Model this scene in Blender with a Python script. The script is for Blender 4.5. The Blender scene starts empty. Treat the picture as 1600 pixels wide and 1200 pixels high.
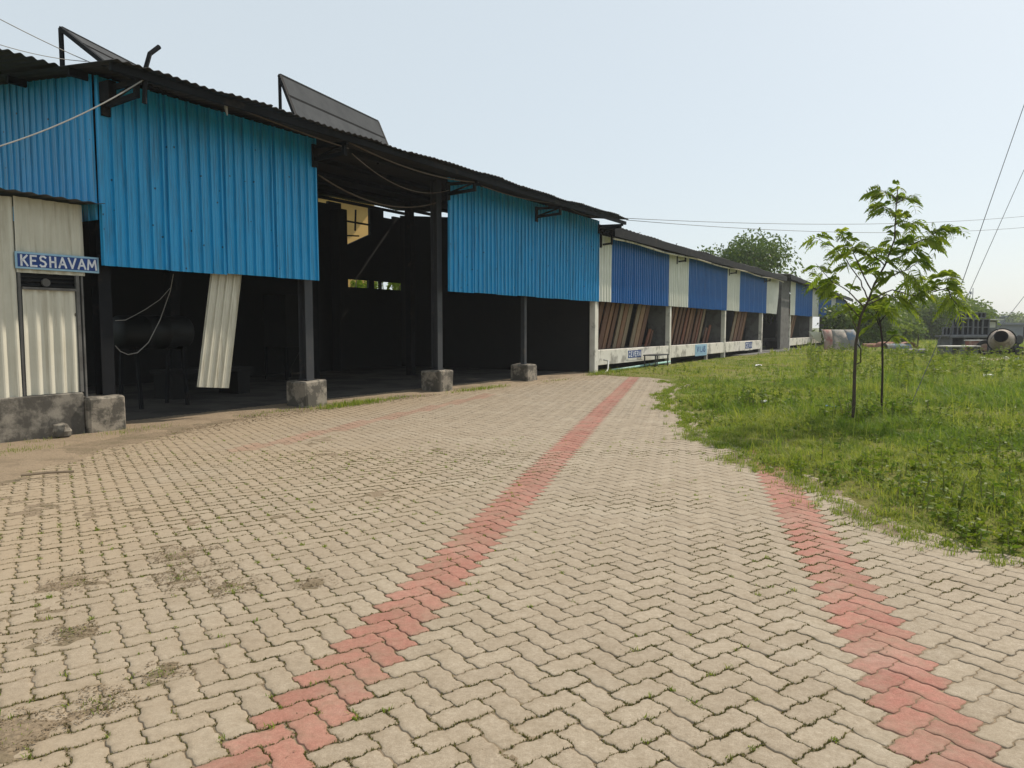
import bpy, math, random
import numpy as np
from mathutils import Vector, Matrix

random.seed(7)
RNG = np.random.default_rng(11)
SC = bpy.context.scene
COL = SC.collection

# ---------------------------------------------------------------- camera
cam_d = bpy.data.cameras.new('camera')
cam_d.sensor_width = 36.0
cam_d.lens = 36.0 * 1150.0 / 1600.0
cam_d.clip_start = 0.05
cam_d.clip_end = 6000.0
cam = bpy.data.objects.new('camera', cam_d)
COL.objects.link(cam)
cam.location = (0, 0, 1.594)
cam.rotation_euler = (math.radians(90) - math.atan(88.0 / 1150.0), 0, 0)
SC.camera = cam

# ---------------------------------------------------------------- light
SUN_EL = math.radians(44.0)
SUN_AZ = math.radians(50.7)          # clockwise from +Y (straight ahead)
w = bpy.data.worlds.new("World")
SC.world = w
w.use_nodes = True
nt = w.node_tree
bg = nt.nodes['Background']
sky = nt.nodes.new('ShaderNodeTexSky')
sky.sky_type = 'NISHITA'
sky.sun_disc = False
sky.sun_elevation = SUN_EL
sky.sun_rotation = SUN_AZ
sky.altitude = 100
sky.air_density = 1.0
sky.dust_density = 1.5
sky.ozone_density = 1.0
# the day is hazy: part of the clear sky plus an even pale veil
veil = nt.nodes.new('ShaderNodeMix')
veil.data_type = 'RGBA'
veil.blend_type = 'MIX'
veil.inputs[0].default_value = 0.76
veil.inputs[7].default_value = (5.85, 6.42, 6.62, 1)
nt.links.new(sky.outputs[0], veil.inputs[6])
nt.links.new(veil.outputs[2], bg.inputs[0])
bg.inputs[1].default_value = 0.12
sd = bpy.data.lights.new('sun', 'SUN')
sd.energy = 3.9
sd.angle = math.radians(0.9)
sd.color = (1.0, 0.90, 0.76)
sun = bpy.data.objects.new('sun', sd)
COL.objects.link(sun)
sv = Vector((math.cos(SUN_EL) * math.sin(SUN_AZ), math.cos(SUN_EL) * math.cos(SUN_AZ), math.sin(SUN_EL)))
sun.rotation_euler = sv.to_track_quat('Z', 'Y').to_euler()
sun.location = (20, 20, 40)
vs = SC.view_settings
vs.view_transform = 'Standard'
vs.look = 'None'
vs.exposure = 0.12
vs.gamma = 1.0
SC.cycles.max_bounces = 8
SC.cycles.diffuse_bounces = 4
SC.cycles.transparent_max_bounces = 8

# ---------------------------------------------------------------- frames
AX = (0.5255, 0.8508)                # along the sheds, away from the camera
NX = (0.8508, -0.5255)               # out of the shed fronts, towards the yard
RB = math.atan2(AX[1], AX[0])        # z rotation: local x along, local y into the shed
FRONT = -11.1


def W(s, n, z=0.0):
    return (AX[0] * s + NX[0] * n, AX[1] * s + NX[1] * n, z)


# ---------------------------------------------------------------- object helpers
def tag(o, label=None, cat=None, group=None, kind=None):
    if label:
        o['label'] = label
    if cat:
        o['category'] = cat
    if group:
        o['group'] = group
    if kind:
        o['kind'] = kind
    return o


def empty(name, loc=(0, 0, 0), rz=0.0, label=None, cat=None, group=None):
    o = bpy.data.objects.new(name, None)
    o.empty_display_size = 0.2
    COL.objects.link(o)
    o.location = loc
    o.rotation_euler = (0, 0, rz)
    return tag(o, label, cat, group)


def copy_tree(o, parent=None):
    c = o.copy()
    COL.objects.link(c)
    c.parent = parent
    for ch in [x for x in bpy.data.objects if x.parent == o]:
        copy_tree(ch, c)
    return c


class MB:
    """collects faces for one mesh"""

    def __init__(self, off=(0, 0, 0)):
        self.v = []
        self.f = []
        self.o = off

    def add(self, vs_, fs):
        b = len(self.v)
        ox, oy, oz = self.o
        self.v += [(p[0] - ox, p[1] - oy, p[2] - oz) for p in vs_]
        self.f += [tuple(b + i for i in q) for q in fs]

    def box(self, x0, y0, z0, x1, y1, z1, ch=0.0, jit=0.0):
        if x0 > x1: x0, x1 = x1, x0
        if y0 > y1: y0, y1 = y1, y0
        if z0 > z1: z0, z1 = z1, z0
        if ch <= 0:
            p = [(x0, y0, z0), (x1, y0, z0), (x1, y1, z0), (x0, y1, z0), (x0, y0, z1), (x1, y0, z1), (x1, y1, z1), (x0, y1, z1)]
            self.add(p, [(0, 3, 2, 1), (4, 5, 6, 7), (0, 1, 5, 4), (1, 2, 6, 5), (2, 3, 7, 6), (3, 0, 4, 7)])
            return
        p = []
        for sx in (0, 1):
            for sy in (0, 1):
                for sz in (0, 1):
                    X = (x0, x1)[sx]; Y = (y0, y1)[sy]; Z = (z0, z1)[sz]
                    dx = ch if sx == 0 else -ch
                    dy = ch if sy == 0 else -ch
                    dz = ch if sz == 0 else -ch
                    j = lambda: random.uniform(-jit, jit)
                    jx, jy, jz = j(), j(), j()
                    p += [(X + jx, Y + dy + jy, Z + dz + jz), (X + dx + jx, Y + jy, Z + dz + jz), (X + dx + jx, Y + dy + jy, Z + jz)]
        I = lambda sx, sy, sz, k: (sx * 4 + sy * 2 + sz) * 3 + k
        F = []
        F.append([I(0, 0, 0, 0), I(0, 0, 1, 0), I(0, 1, 1, 0), I(0, 1, 0, 0)])
        F.append([I(1, 0, 0, 0), I(1, 1, 0, 0), I(1, 1, 1, 0), I(1, 0, 1, 0)])
        F.append([I(0, 0, 0, 1), I(1, 0, 0, 1), I(1, 0, 1, 1), I(0, 0, 1, 1)])
        F.append([I(0, 1, 0, 1), I(0, 1, 1, 1), I(1, 1, 1, 1), I(1, 1, 0, 1)])
        F.append([I(0, 0, 0, 2), I(0, 1, 0, 2), I(1, 1, 0, 2), I(1, 0, 0, 2)])
        F.append([I(0, 0, 1, 2), I(1, 0, 1, 2), I(1, 1, 1, 2), I(0, 1, 1, 2)])
        for a in (0, 1):
            for b in (0, 1):
                F.append([I(a, b, 0, 0), I(a, b, 1, 0), I(a, b, 1, 1), I(a, b, 0, 1)])
                F.append([I(a, 0, b, 0), I(a, 1, b, 0), I(a, 1, b, 2), I(a, 0, b, 2)])
                F.append([I(0, a, b, 1), I(1, a, b, 1), I(1, a, b, 2), I(0, a, b, 2)])
        for sx in (0, 1):
            for sy in (0, 1):
                for sz in (0, 1):
                    F.append([I(sx, sy, sz, 0), I(sx, sy, sz, 1), I(sx, sy, sz, 2)])
        self.add(p, F)

    def bar(self, p, q, w_=0.05, h=None):
        """rectangular bar from p to q"""
        h = h or w_
        p = Vector(p); q = Vector(q)
        d = (q - p).normalized()
        up = Vector((0, 0, 1)) if abs(d.z) < 0.95 else Vector((0, 1, 0))
        a = d.cross(up).normalized() * (w_ / 2)
        b = a.normalized().cross(d).normalized() * (h / 2)
        P = [p - a - b, p + a - b, p + a + b, p - a + b, q - a - b, q + a - b, q + a + b, q - a + b]
        self.add([tuple(x) for x in P], [(0, 3, 2, 1), (4, 5, 6, 7), (0, 1, 5, 4), (1, 2, 6, 5), (2, 3, 7, 6), (3, 0, 4, 7)])

    def tube(self, pts, r, n=8, cap=True):
        pts = [Vector(p) for p in pts]
        rs = r if isinstance(r, (list, tuple)) else [r] * len(pts)
        V = []; prev = None
        for i, p in enumerate(pts):
            d = (pts[min(i + 1, len(pts) - 1)] - pts[max(i - 1, 0)]).normalized()
            if prev is None:
                up = Vector((0, 0, 1)) if abs(d.z) < 0.9 else Vector((1, 0, 0))
                a = d.cross(up).normalized()
            else:
                a = (prev - d * prev.dot(d)).normalized()
            prev = a
            b = d.cross(a)
            for k in range(n):
                t = 2 * math.pi * k / n
                V.append(tuple(p + (a * math.cos(t) + b * math.sin(t)) * rs[i]))
        F = []
        for i in range(len(pts) - 1):
            for k in range(n):
                F.append((i * n + k, i * n + (k + 1) % n, (i + 1) * n + (k + 1) % n, (i + 1) * n + k))
        if cap:
            F.append(tuple(range(n - 1, -1, -1)))
            F.append(tuple((len(pts) - 1) * n + k for k in range(n)))
        self.add(V, F)

    def lathe(self, prof, c=(0, 0, 0), axis=(0, 0, 1), n=24):
        """prof: (radius, height) along axis"""
        d = Vector(axis).normalized()
        up = Vector((0, 0, 1)) if abs(d.z) < 0.9 else Vector((1, 0, 0))
        a = d.cross(up).normalized(); b = d.cross(a)
        c = Vector(c); V = []
        for r, h in prof:
            for k in range(n):
                t = 2 * math.pi * k / n
                V.append(tuple(c + d * h + (a * math.cos(t) + b * math.sin(t)) * r))
        F = []
        for i in range(len(prof) - 1):
            for k in range(n):
                F.append((i * n + k, i * n + (k + 1) % n, (i + 1) * n + (k + 1) % n, (i + 1) * n + k))
        self.add(V, F)

    def sheet(self, P, nu, nv, th):
        """P(iu, iv, w): thick sheet, w offset along the normal"""
        V = []
        for k in (0, 1):
            for i in range(nu):
                for j in range(nv):
                    V.append(P(i, j, k * th))
        I = lambda k, i, j: k * nu * nv + i * nv + j
        F = []
        for i in range(nu - 1):
            for j in range(nv - 1):
                F.append((I(0, i, j), I(0, i + 1, j), I(0, i + 1, j + 1), I(0, i, j + 1)))
                F.append((I(1, i, j), I(1, i, j + 1), I(1, i + 1, j + 1), I(1, i + 1, j)))
        for i in range(nu - 1):
            F.append((I(0, i, 0), I(1, i, 0), I(1, i + 1, 0), I(0, i + 1, 0)))
            F.append((I(0, i, nv - 1), I(0, i + 1, nv - 1), I(1, i + 1, nv - 1), I(1, i, nv - 1)))
        for j in range(nv - 1):
            F.append((I(0, 0, j), I(0, 0, j + 1), I(1, 0, j + 1), I(1, 0, j)))
            F.append((I(0, nu - 1, j), I(1, nu - 1, j), I(1, nu - 1, j + 1), I(0, nu - 1, j + 1)))
        self.add(V, F)

    def build(self, name, m, parent=None, loc=None, rz=None, smooth=False, label=None, cat=None, group=None, kind=None):
        me = bpy.data.meshes.new(name)
        me.from_pydata(self.v, [], self.f)
        me.materials.append(m)
        if smooth:
            for p in me.polygons:
                p.use_smooth = True
        me.update()
        o = bpy.data.objects.new(name, me)
        COL.objects.link(o)
        if parent:
            o.parent = parent
        if loc:
            o.location = loc
        if rz is not None:
            o.rotation_euler = (0, 0, rz)
        return tag(o, label, cat, group, kind)


def np_mesh(name, V, loops, starts, m, parent=None, fattr=None, smooth=False):
    me = bpy.data.meshes.new(name)
    V = np.asarray(V, dtype=np.float32)
    me.vertices.add(len(V))
    me.vertices.foreach_set('co', V.ravel())
    me.loops.add(len(loops))
    me.loops.foreach_set('vertex_index', np.asarray(loops, dtype=np.int32))
    me.polygons.add(len(starts))
    me.polygons.foreach_set('loop_start', np.asarray(starts, dtype=np.int32))
    if smooth:
        me.polygons.foreach_set('use_smooth', np.ones(len(starts), dtype=bool))
    me.materials.append(m)
    me.update(calc_edges=True)
    if fattr:
        for k, arr in fattr.items():
            a = me.attributes.new(k, 'FLOAT', 'FACE')
            a.data.foreach_set('value', np.asarray(arr, dtype=np.float32))
    o = bpy.data.objects.new(name, me)
    COL.objects.link(o)
    if parent:
        o.parent = parent
    return o


def np_quads(name, V, F, m, parent=None, fattr=None, smooth=False):
    F = np.asarray(F, dtype=np.int32)
    k = F.shape[1]
    return np_mesh(name, V, F.ravel(), np.arange(len(F)) * k, m, parent, fattr, smooth)


# smooth value noise in numpy
def vnoise(x, y, sc, seed=0):
    r = np.random.default_rng(seed)
    T = r.random((64, 64))
    x = np.asarray(x) / sc; y = np.asarray(y) / sc
    i = np.floor(x).astype(int); j = np.floor(y).astype(int)
    fx = x - i; fy = y - j
    fx = fx * fx * (3 - 2 * fx); fy = fy * fy * (3 - 2 * fy)
    a = T[i % 64, j % 64]; b = T[(i + 1) % 64, j % 64]; c = T[i % 64, (j + 1) % 64]; d = T[(i + 1) % 64, (j + 1) % 64]
    return (a * (1 - fx) + b * fx) * (1 - fy) + (c * (1 - fx) + d * fx) * fy


def fbm(x, y, sc, seed=0, n=4):
    t = 0; a = 1; s = 0
    for k in range(n):
        t = t + a * vnoise(x, y, sc / 2 ** k, seed + k); s += a; a *= 0.5
    return t / s


# ---------------------------------------------------------------- materials
def nodes_of(name):
    m = bpy.data.materials.new(name)
    m.use_nodes = True
    t = m.node_tree
    return m, t, t.nodes['Principled BSDF'], t.nodes['Material Output']


def nd(t, kind, **kw):
    n = t.nodes.new(kind)
    for k, v in kw.items():
        setattr(n, k, v)
    return n


def tex_noise(t, vec, scale, detail=4, rough=0.55):
    n = nd(t, 'ShaderNodeTexNoise')
    n.inputs['Scale'].default_value = scale
    n.inputs['Detail'].default_value = detail
    n.inputs['Roughness'].default_value = rough
    if vec is not None:
        t.links.new(vec, n.inputs['Vector'])
    return n.outputs[0]


def ramp(t, fac, a, b, ca=(0, 0, 0, 1), cb=(1, 1, 1, 1)):
    r = nd(t, 'ShaderNodeValToRGB')
    r.color_ramp.elements[0].position = a
    r.color_ramp.elements[1].position = b
    r.color_ramp.elements[0].color = ca
    r.color_ramp.elements[1].color = cb
    t.links.new(fac, r.inputs[0])
    return r.outputs[0]


def mixc(t, fac, a, b, mode='MIX'):
    n = nd(t, 'ShaderNodeMix', data_type='RGBA', blend_type=mode)
    for sock, v in ((0, fac), (6, a), (7, b)):
        if isinstance(v, (int, float)):
            n.inputs[sock].default_value = v
        elif isinstance(v, (tuple, list)):
            n.inputs[sock].default_value = (*v[:3], 1)
        else:
            t.links.new(v, n.inputs[sock])
    return n.outputs[2]


def mathn(t, op, a, b=0.5, clamp=False):
    n = nd(t, 'ShaderNodeMath', operation=op, use_clamp=clamp)
    for i, v in enumerate((a, b)):
        if isinstance(v, (int, float)):
            n.inputs[i].default_value = v
        else:
            t.links.new(v, n.inputs[i])
    return n.outputs[0]


def coords(t, scale=(1, 1, 1), world=False):
    if world:
        g = nd(t, 'ShaderNodeNewGeometry').outputs['Position']
    else:
        g = nd(t, 'ShaderNodeTexCoord').outputs['Object']
    mp = nd(t, 'ShaderNodeMapping')
    mp.inputs['Scale'].default_value = scale
    t.links.new(g, mp.inputs[0])
    return mp.outputs[0]


def bump(t, bsdf, h, strength=0.3, dist=0.01):
    b = nd(t, 'ShaderNodeBump')
    b.inputs['Strength'].default_value = strength
    b.inputs['Distance'].default_value = dist
    t.links.new(h, b.inputs['Height'])
    t.links.new(b.outputs[0], bsdf.inputs['Normal'])


def mat(name, c, c2=None, scale=6.0, rough=0.7, metal=0.0, stain=None, stain_amt=0.5, stain_scale=2.5, streak=False,
        speck=None, speck_scale=6.0, speck_size=0.06, bmp=0.15, bdist=0.004, spec=0.4, world=False):
    """weathered surface: base noise between c and c2, blotchy or streaky stains, small specks"""
    m, t, b, out = nodes_of(name)
    v = coords(t, world=world)
    n1 = tex_noise(t, v, scale, 6, 0.6)
    c2 = c2 or tuple(x * 0.82 for x in c)
    col = mixc(t, ramp(t, n1, 0.3, 0.7), c, c2)
    if stain:
        sv_ = coords(t, (6, 6, 0.35), world) if streak else v
        n2 = tex_noise(t, sv_, stain_scale, 7, 0.65)
        k = ramp(t, n2, 0.60 - 0.2 * stain_amt, 0.60 - 0.2 * stain_amt + (0.10 if not streak else 0.2))
        col = mixc(t, mathn(t, 'MULTIPLY', k, min(1.0, 0.45 + stain_amt * 0.5)), col, stain)
    if streak:        # sun bleached runs
        n3 = tex_noise(t, coords(t, (3.1, 3.1, 0.22), world), 2.1, 5, 0.6)
        col = mixc(t, mathn(t, 'MULTIPLY', ramp(t, n3, 0.50, 0.78), 0.30), col, tuple(min(1, x * 1.15 + .035) for x in c))
    if speck:
        vo = nd(t, 'ShaderNodeTexVoronoi')
        vo.inputs['Scale'].default_value = speck_scale
        vo.inputs['Randomness'].default_value = 1.0
        t.links.new(v, vo.inputs['Vector'])
        lt = mathn(t, 'LESS_THAN', vo.outputs['Distance'], speck_size)
        col = mixc(t, lt, col, speck)
    t.links.new(col, b.inputs['Base Color'])
    b.inputs['Roughness'].default_value = rough
    b.inputs['Metallic'].default_value = metal
    b.inputs['Specular IOR Level'].default_value = spec
    if bmp:
        bump(t, b, tex_noise(t, v, scale * 5, 5, 0.6), bmp, bdist)
    return m


def leaf_mat(name, c1, c2, trans=0.45, rough=0.5):
    m, t, b, out = nodes_of(name)
    at = nd(t, 'ShaderNodeAttribute', attribute_name='tint')
    col = mixc(t, at.outputs['Fac'], c1, c2)
    t.links.new(col, b.inputs['Base Color'])
    b.inputs['Roughness'].default_value = rough
    b.inputs['Specular IOR Level'].default_value = 0.12
    tr = nd(t, 'ShaderNodeBsdfTranslucent')
    t.links.new(mixc(t, 1.0, col, (1.0, 1.0, 0.55), 'MULTIPLY'), tr.inputs[0])
    mx = nd(t, 'ShaderNodeMixShader')
    mx.inputs[0].default_value = trans
    t.links.new(b.outputs[0], mx.inputs[1])
    t.links.new(tr.outputs[0], mx.inputs[2])
    t.links.new(mx.outputs[0], out.inputs[0])
    return m


M = {}
M['blue'] = mat('blue painted sheet', (0.010, 0.285, 0.58), (0.013, 0.315, 0.63), 2.0, 0.42, stain=(0.02, 0.14, 0.26), stain_amt=0.6, streak=True,
                speck=(0.01, 0.07, 0.13), speck_scale=4.2, speck_size=0.075, bmp=0.08, spec=0.5)
M['navy'] = mat('dark blue painted sheet', (0.002, 0.088, 0.30), (0.004, 0.108, 0.36), 2.0, 0.42, stain=(0.02, 0.06, 0.16), stain_amt=0.35, streak=True,
                speck=(0.01, 0.05, 0.12), speck_scale=2.8, speck_size=0.06, bmp=0.06, spec=0.2)
M['cream'] = mat('cream painted sheet', (0.58, 0.56, 0.47), (0.50, 0.48, 0.39), 2.0, 0.5, stain=(0.30, 0.26, 0.18), stain_amt=0.45, streak=True,
                 speck=(0.12, 0.10, 0.07), speck_scale=2.2, speck_size=0.06, bmp=0.08)
M['whitesheet'] = mat('off white sheet', (0.66, 0.66, 0.59), (0.58, 0.58, 0.51), 2.0, 0.5, stain=(0.35, 0.33, 0.27), stain_amt=0.3, streak=True, bmp=0.06)
M['black'] = mat('black painted steel', (0.006, 0.007, 0.009), (0.010, 0.011, 0.013), 5, 0.7, stain=(0.04, 0.03, 0.022), stain_amt=0.2, bmp=0.05, spec=0.15)
M['steel'] = mat('dull grey steel', (0.030, 0.033, 0.040), (0.040, 0.042, 0.046), 5, 0.55, stain=(0.09, 0.07, 0.05), stain_amt=0.2, bmp=0.05)
M['roof'] = mat('weathered roof sheet', (0.022, 0.023, 0.023), (0.036, 0.034, 0.031), 3, 0.75, stain=(0.03, 0.025, 0.02), stain_amt=0.4, bmp=0.1)
M['roofpale'] = mat('pale roof sheet', (0.085, 0.083, 0.08), (0.05, 0.05, 0.048), 2, 0.7, stain=(0.12, 0.11, 0.10), stain_amt=0.5, bmp=0.1)
M['shadedark'] = mat('wall darkened for shade', (0.008, 0.008, 0.008), (0.012, 0.011, 0.010), 2, 0.9, bmp=0.1)  # near-black colour carries the shade of the shed interiors
M['concrete'] = mat('mossy concrete', (0.34, 0.30, 0.24), (0.24, 0.21, 0.17), 5, 0.9, stain=(0.075, 0.068, 0.056), stain_amt=0.85, stain_scale=3.2, bmp=0.5, bdist=0.01)
M['plinth'] = mat('damp plinth plaster', (0.26, 0.235, 0.195), (0.17, 0.155, 0.13), 4, 0.9, stain=(0.055, 0.05, 0.043), stain_amt=0.8, stain_scale=2.0, bmp=0.5, bdist=0.01)
M['whitewash'] = mat('whitewashed concrete', (0.74, 0.71, 0.64), (0.64, 0.60, 0.53), 3, 0.85, stain=(0.15, 0.14, 0.12), stain_amt=0.42, stain_scale=1.4, bmp=0.3, bdist=0.008)
M['grayplaster'] = mat('bare grey plaster', (0.15, 0.145, 0.138), (0.11, 0.107, 0.10), 2.5, 0.9, stain=(0.08, 0.075, 0.07), stain_amt=0.5, bmp=0.3, bdist=0.006)
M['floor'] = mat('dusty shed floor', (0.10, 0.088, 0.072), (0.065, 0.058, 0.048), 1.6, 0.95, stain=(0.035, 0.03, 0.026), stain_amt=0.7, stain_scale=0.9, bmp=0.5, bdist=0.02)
M['yellow'] = mat('ochre wall paint', (0.52, 0.33, 0.10), (0.45, 0.28, 0.085), 1.0, 0.8, bmp=0.1)
M['wire'] = mat('grey cable', (0.30, 0.29, 0.27), None, 8, 0.6, bmp=0)
M['wirebrown'] = mat('brown cable', (0.12, 0.09, 0.065), None, 8, 0.6, bmp=0)
M['wiredark'] = mat('dark wire', (0.10, 0.10, 0.11), None, 8, 0.6, bmp=0)
M['signblue'] = mat('hand painted sign blue', (0.007, 0.036, 0.17), (0.010, 0.05, 0.22), 9, 0.55, bmp=0.08)
M['signpale'] = mat('pale blue sign border', (0.22, 0.40, 0.55), (0.30, 0.47, 0.60), 9, 0.55, bmp=0.05)
M['signwhite'] = mat('brushed white paint', (0.78, 0.80, 0.83), (0.55, 0.58, 0.64), 14, 0.6, bmp=0.05)
M['signred'] = mat('faded red paint', (0.20, 0.07, 0.09), None, 14, 0.6, bmp=0.05)
M['bark'] = mat('sapling bark', (0.085, 0.06, 0.045), (0.05, 0.038, 0.03), 18, 0.9, bmp=0.5)
M['barkdark'] = mat('dark young bark', (0.03, 0.024, 0.02), (0.05, 0.035, 0.026), 18, 0.9, bmp=0.4)
M['stalk'] = mat('green weed stalk', (0.12, 0.15, 0.03), (0.16, 0.15, 0.05), 8, 0.8, bmp=0)
M['trunk'] = mat('grey tree bark', (0.12, 0.095, 0.07), (0.08, 0.062, 0.05), 6, 0.9, bmp=0.5)
M['solarframe'] = mat('dark panel frame', (0.014, 0.015, 0.017), None, 5, 0.7, bmp=0, spec=0.1)
M['backsheet'] = mat('pale panel backsheet', (0.10, 0.103, 0.108), (0.075, 0.078, 0.083), 3, 0.95, bmp=0.02, spec=0.0)
M['cells'] = mat('dark solar cells', (0.01, 0.015, 0.04), None, 5, 0.15, bmp=0)
M['rubber'] = mat('black rubber', (0.02, 0.02, 0.02), None, 5, 0.8, bmp=0.1)
M['mixer'] = mat('cement splashed drum', (0.36, 0.31, 0.26), (0.27, 0.22, 0.18), 5, 0.8, stain=(0.14, 0.10, 0.08), stain_amt=0.4, bmp=0.3)
M['grayblock'] = mat('grey precast concrete', (0.17, 0.175, 0.185), (0.12, 0.125, 0.135), 4, 0.9, stain=(0.09, 0.09, 0.09), stain_amt=0.4, bmp=0.2)
M['farwall'] = mat('far grey building wall', (0.22, 0.24, 0.27), (0.17, 0.19, 0.22), 0.5, 0.9, bmp=0)
M['farwhite'] = mat('far pale paint', (0.55, 0.55, 0.52), None, 0.5, 0.9, bmp=0)
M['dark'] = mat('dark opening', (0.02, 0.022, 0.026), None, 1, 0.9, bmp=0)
M['redpaint'] = mat('faded red box paint', (0.28, 0.10, 0.08), (0.25, 0.13, 0.105), 3, 0.8, stain=(0.33, 0.25, 0.20), stain_amt=0.8, stain_scale=1.6, bmp=0.1)
M['bluepaint'] = mat('faded blue box paint', (0.13, 0.19, 0.25), (0.10, 0.15, 0.20), 3, 0.8, stain=(0.24, 0.21, 0.17), stain_amt=0.8, stain_scale=1.6, bmp=0.1)
M['clay'] = mat('terracotta clay', (0.34, 0.16, 0.10), (0.26, 0.12, 0.08), 4, 0.85, stain=(0.12, 0.08, 0.06), stain_amt=0.4, bmp=0.2)
M['pvc'] = mat('white plastic pipe', (0.65, 0.65, 0.62), None, 4, 0.5, bmp=0)
M['pvcgreen'] = mat('pale green plastic pipe', (0.22, 0.42, 0.38), (0.28, 0.47, 0.43), 4, 0.5, bmp=0)
M['clothpale'] = mat('stained pale cover', (0.42, 0.36, 0.30), (0.34, 0.28, 0.23), 3, 0.8, stain=(0.16, 0.17, 0.15), stain_amt=0.8, stain_scale=1.6, bmp=0.1)
M['litter'] = mat('white litter', (0.7, 0.7, 0.68), None, 9, 0.7, bmp=0)
M['litterblue'] = mat('blue litter', (0.10, 0.25, 0.42), None, 9, 0.7, bmp=0)
M['drum'] = mat('drum paint darkened for shade', (0.006, 0.008, 0.009), None, 4, 0.6, bmp=0.1)  # colour taken to near black so the drum sinks into the shade
WOODS = []
for i, (c, c2) in enumerate([((0.26, 0.135, 0.078), (0.16, 0.085, 0.05)), ((0.32, 0.195, 0.115), (0.22, 0.135, 0.08)), ((0.22, 0.085, 0.05), (0.15, 0.058, 0.036)),
                             ((0.25, 0.19, 0.125), (0.19, 0.14, 0.09)), ((0.17, 0.085, 0.055), (0.12, 0.06, 0.038))]):
    m, t, b, out = nodes_of('weathered plank wood')
    v = coords(t, (14, 14, 0.9))
    n = tex_noise(t, v, 2.0, 6, 0.7)
    t.links.new(mixc(t, ramp(t, n, 0.35, 0.68), c, c2), b.inputs['Base Color'])
    b.inputs['Roughness'].default_value = 0.85
    bump(t, b, n, 0.3, 0.004)
    WOODS.append(m)
WOOD_WORD = ['mid brown', 'light brown', 'dark red brown', 'pale greyish', 'reddish brown']

LEAF = leaf_mat('feathery leaf', (0.12, 0.205, 0.018), (0.31, 0.37, 0.055), 0.55)
LEAFD = leaf_mat('dense leaf', (0.055, 0.105, 0.018), (0.14, 0.20, 0.035), 0.4)
LEAFF = leaf_mat('far leaf', (0.09, 0.15, 0.024), (0.20, 0.26, 0.048), 0.4)
GRASSM = leaf_mat('grass blade', (0.14, 0.235, 0.026), (0.35, 0.375, 0.085), 0.5)
WEEDM = leaf_mat('weed leaf', (0.09, 0.17, 0.018), (0.20, 0.245, 0.035), 0.45)

# pavers: per-stone tint and red flag are properties of each stone
m, t, b, out = nodes_of('concrete paver')
v = coords(t, world=True)
tint = nd(t, 'ShaderNodeAttribute', attribute_name='tint').outputs['Fac']
red = nd(t, 'ShaderNodeAttribute', attribute_name='red').outputs['Fac']
grey = mixc(t, tint, (0.405, 0.340, 0.262), (0.465, 0.396, 0.308))
redc = mixc(t, tint, (0.39, 0.165, 0.13), (0.48, 0.215, 0.17))
col = mixc(t, red, grey, redc)
fine = tex_noise(t, v, 190, 3, 0.7)
mid = tex_noise(t, v, 62, 4, 0.7)
col = mixc(t, 0.75, col, ramp(t, fine, 0.3, 0.72, (0.55, 0.53, 0.5, 1), (1.1, 1.1, 1.1, 1)), 'MULTIPLY')
col = mixc(t, 0.7, col, ramp(t, mid, 0.3, 0.7, (0.72, 0.69, 0.64, 1), (1.1, 1.1, 1.1, 1)), 'MULTIPLY')
blot = tex_noise(t, v, 7, 6, 0.65)
col = mixc(t, mathn(t, 'MULTIPLY', ramp(t, blot, 0.46, 0.72), 0.45), col, (0.26, 0.205, 0.14))
dust = tex_noise(t, v, 0.55, 5, 0.6)
sep = nd(t, 'ShaderNodeSeparateXYZ')
t.links.new(nd(t, 'ShaderNodeNewGeometry').outputs['Position'], sep.inputs[0])
worn = tex_noise(t, v, 1.7, 6, 0.7)
col = mixc(t, mathn(t, 'MULTIPLY', ramp(t, worn, 0.44, 0.66), 0.40), col, (0.27, 0.215, 0.15))
worn2 = tex_noise(t, v, 0.9, 5, 0.7)
col = mixc(t, mathn(t, 'MULTIPLY', ramp(t, worn2, 0.52, 0.72), 0.30), col, (0.47, 0.42, 0.34))
dusta = nd(t, 'ShaderNodeAttribute', attribute_name='dust').outputs['Fac']
edgea = nd(t, 'ShaderNodeAttribute', attribute_name='edge').outputs['Fac']
mott = tex_noise(t, v, 24, 5, 0.7)
col = mixc(t, 0.8, col, ramp(t, mott, 0.32, 0.68, (0.78, 0.75, 0.70, 1), (1.1, 1.1, 1.1, 1)), 'MULTIPLY')
film = mathn(t, 'MULTIPLY', dusta, mathn(t, 'ADD', 0.45, mathn(t, 'MULTIPLY', ramp(t, mott, 0.35, 0.7), 0.5)), True)
col = mixc(t, film, col, (0.36, 0.272, 0.178))
grime = tex_noise(t, v, 5.5, 5, 0.7)
gk = mathn(t, 'MULTIPLY', mathn(t, 'MULTIPLY', edgea, ramp(t, grime, 0.36, 0.62)), mathn(t, 'ADD', 0.24, mathn(t, 'MULTIPLY', dusta, 0.38)), True)
col = mixc(t, gk, col, (0.175, 0.132, 0.078))
t.links.new(col, b.inputs['Base Color'])
b.inputs['Roughness'].default_value = 0.85
b.inputs['Specular IOR Level'].default_value = 0.35
bump(t, b, mathn(t, 'ADD', fine, mathn(t, 'MULTIPLY', tex_noise(t, v, 45, 4), 1.2)), 0.35, 0.004)
M['paver'] = m

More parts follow.
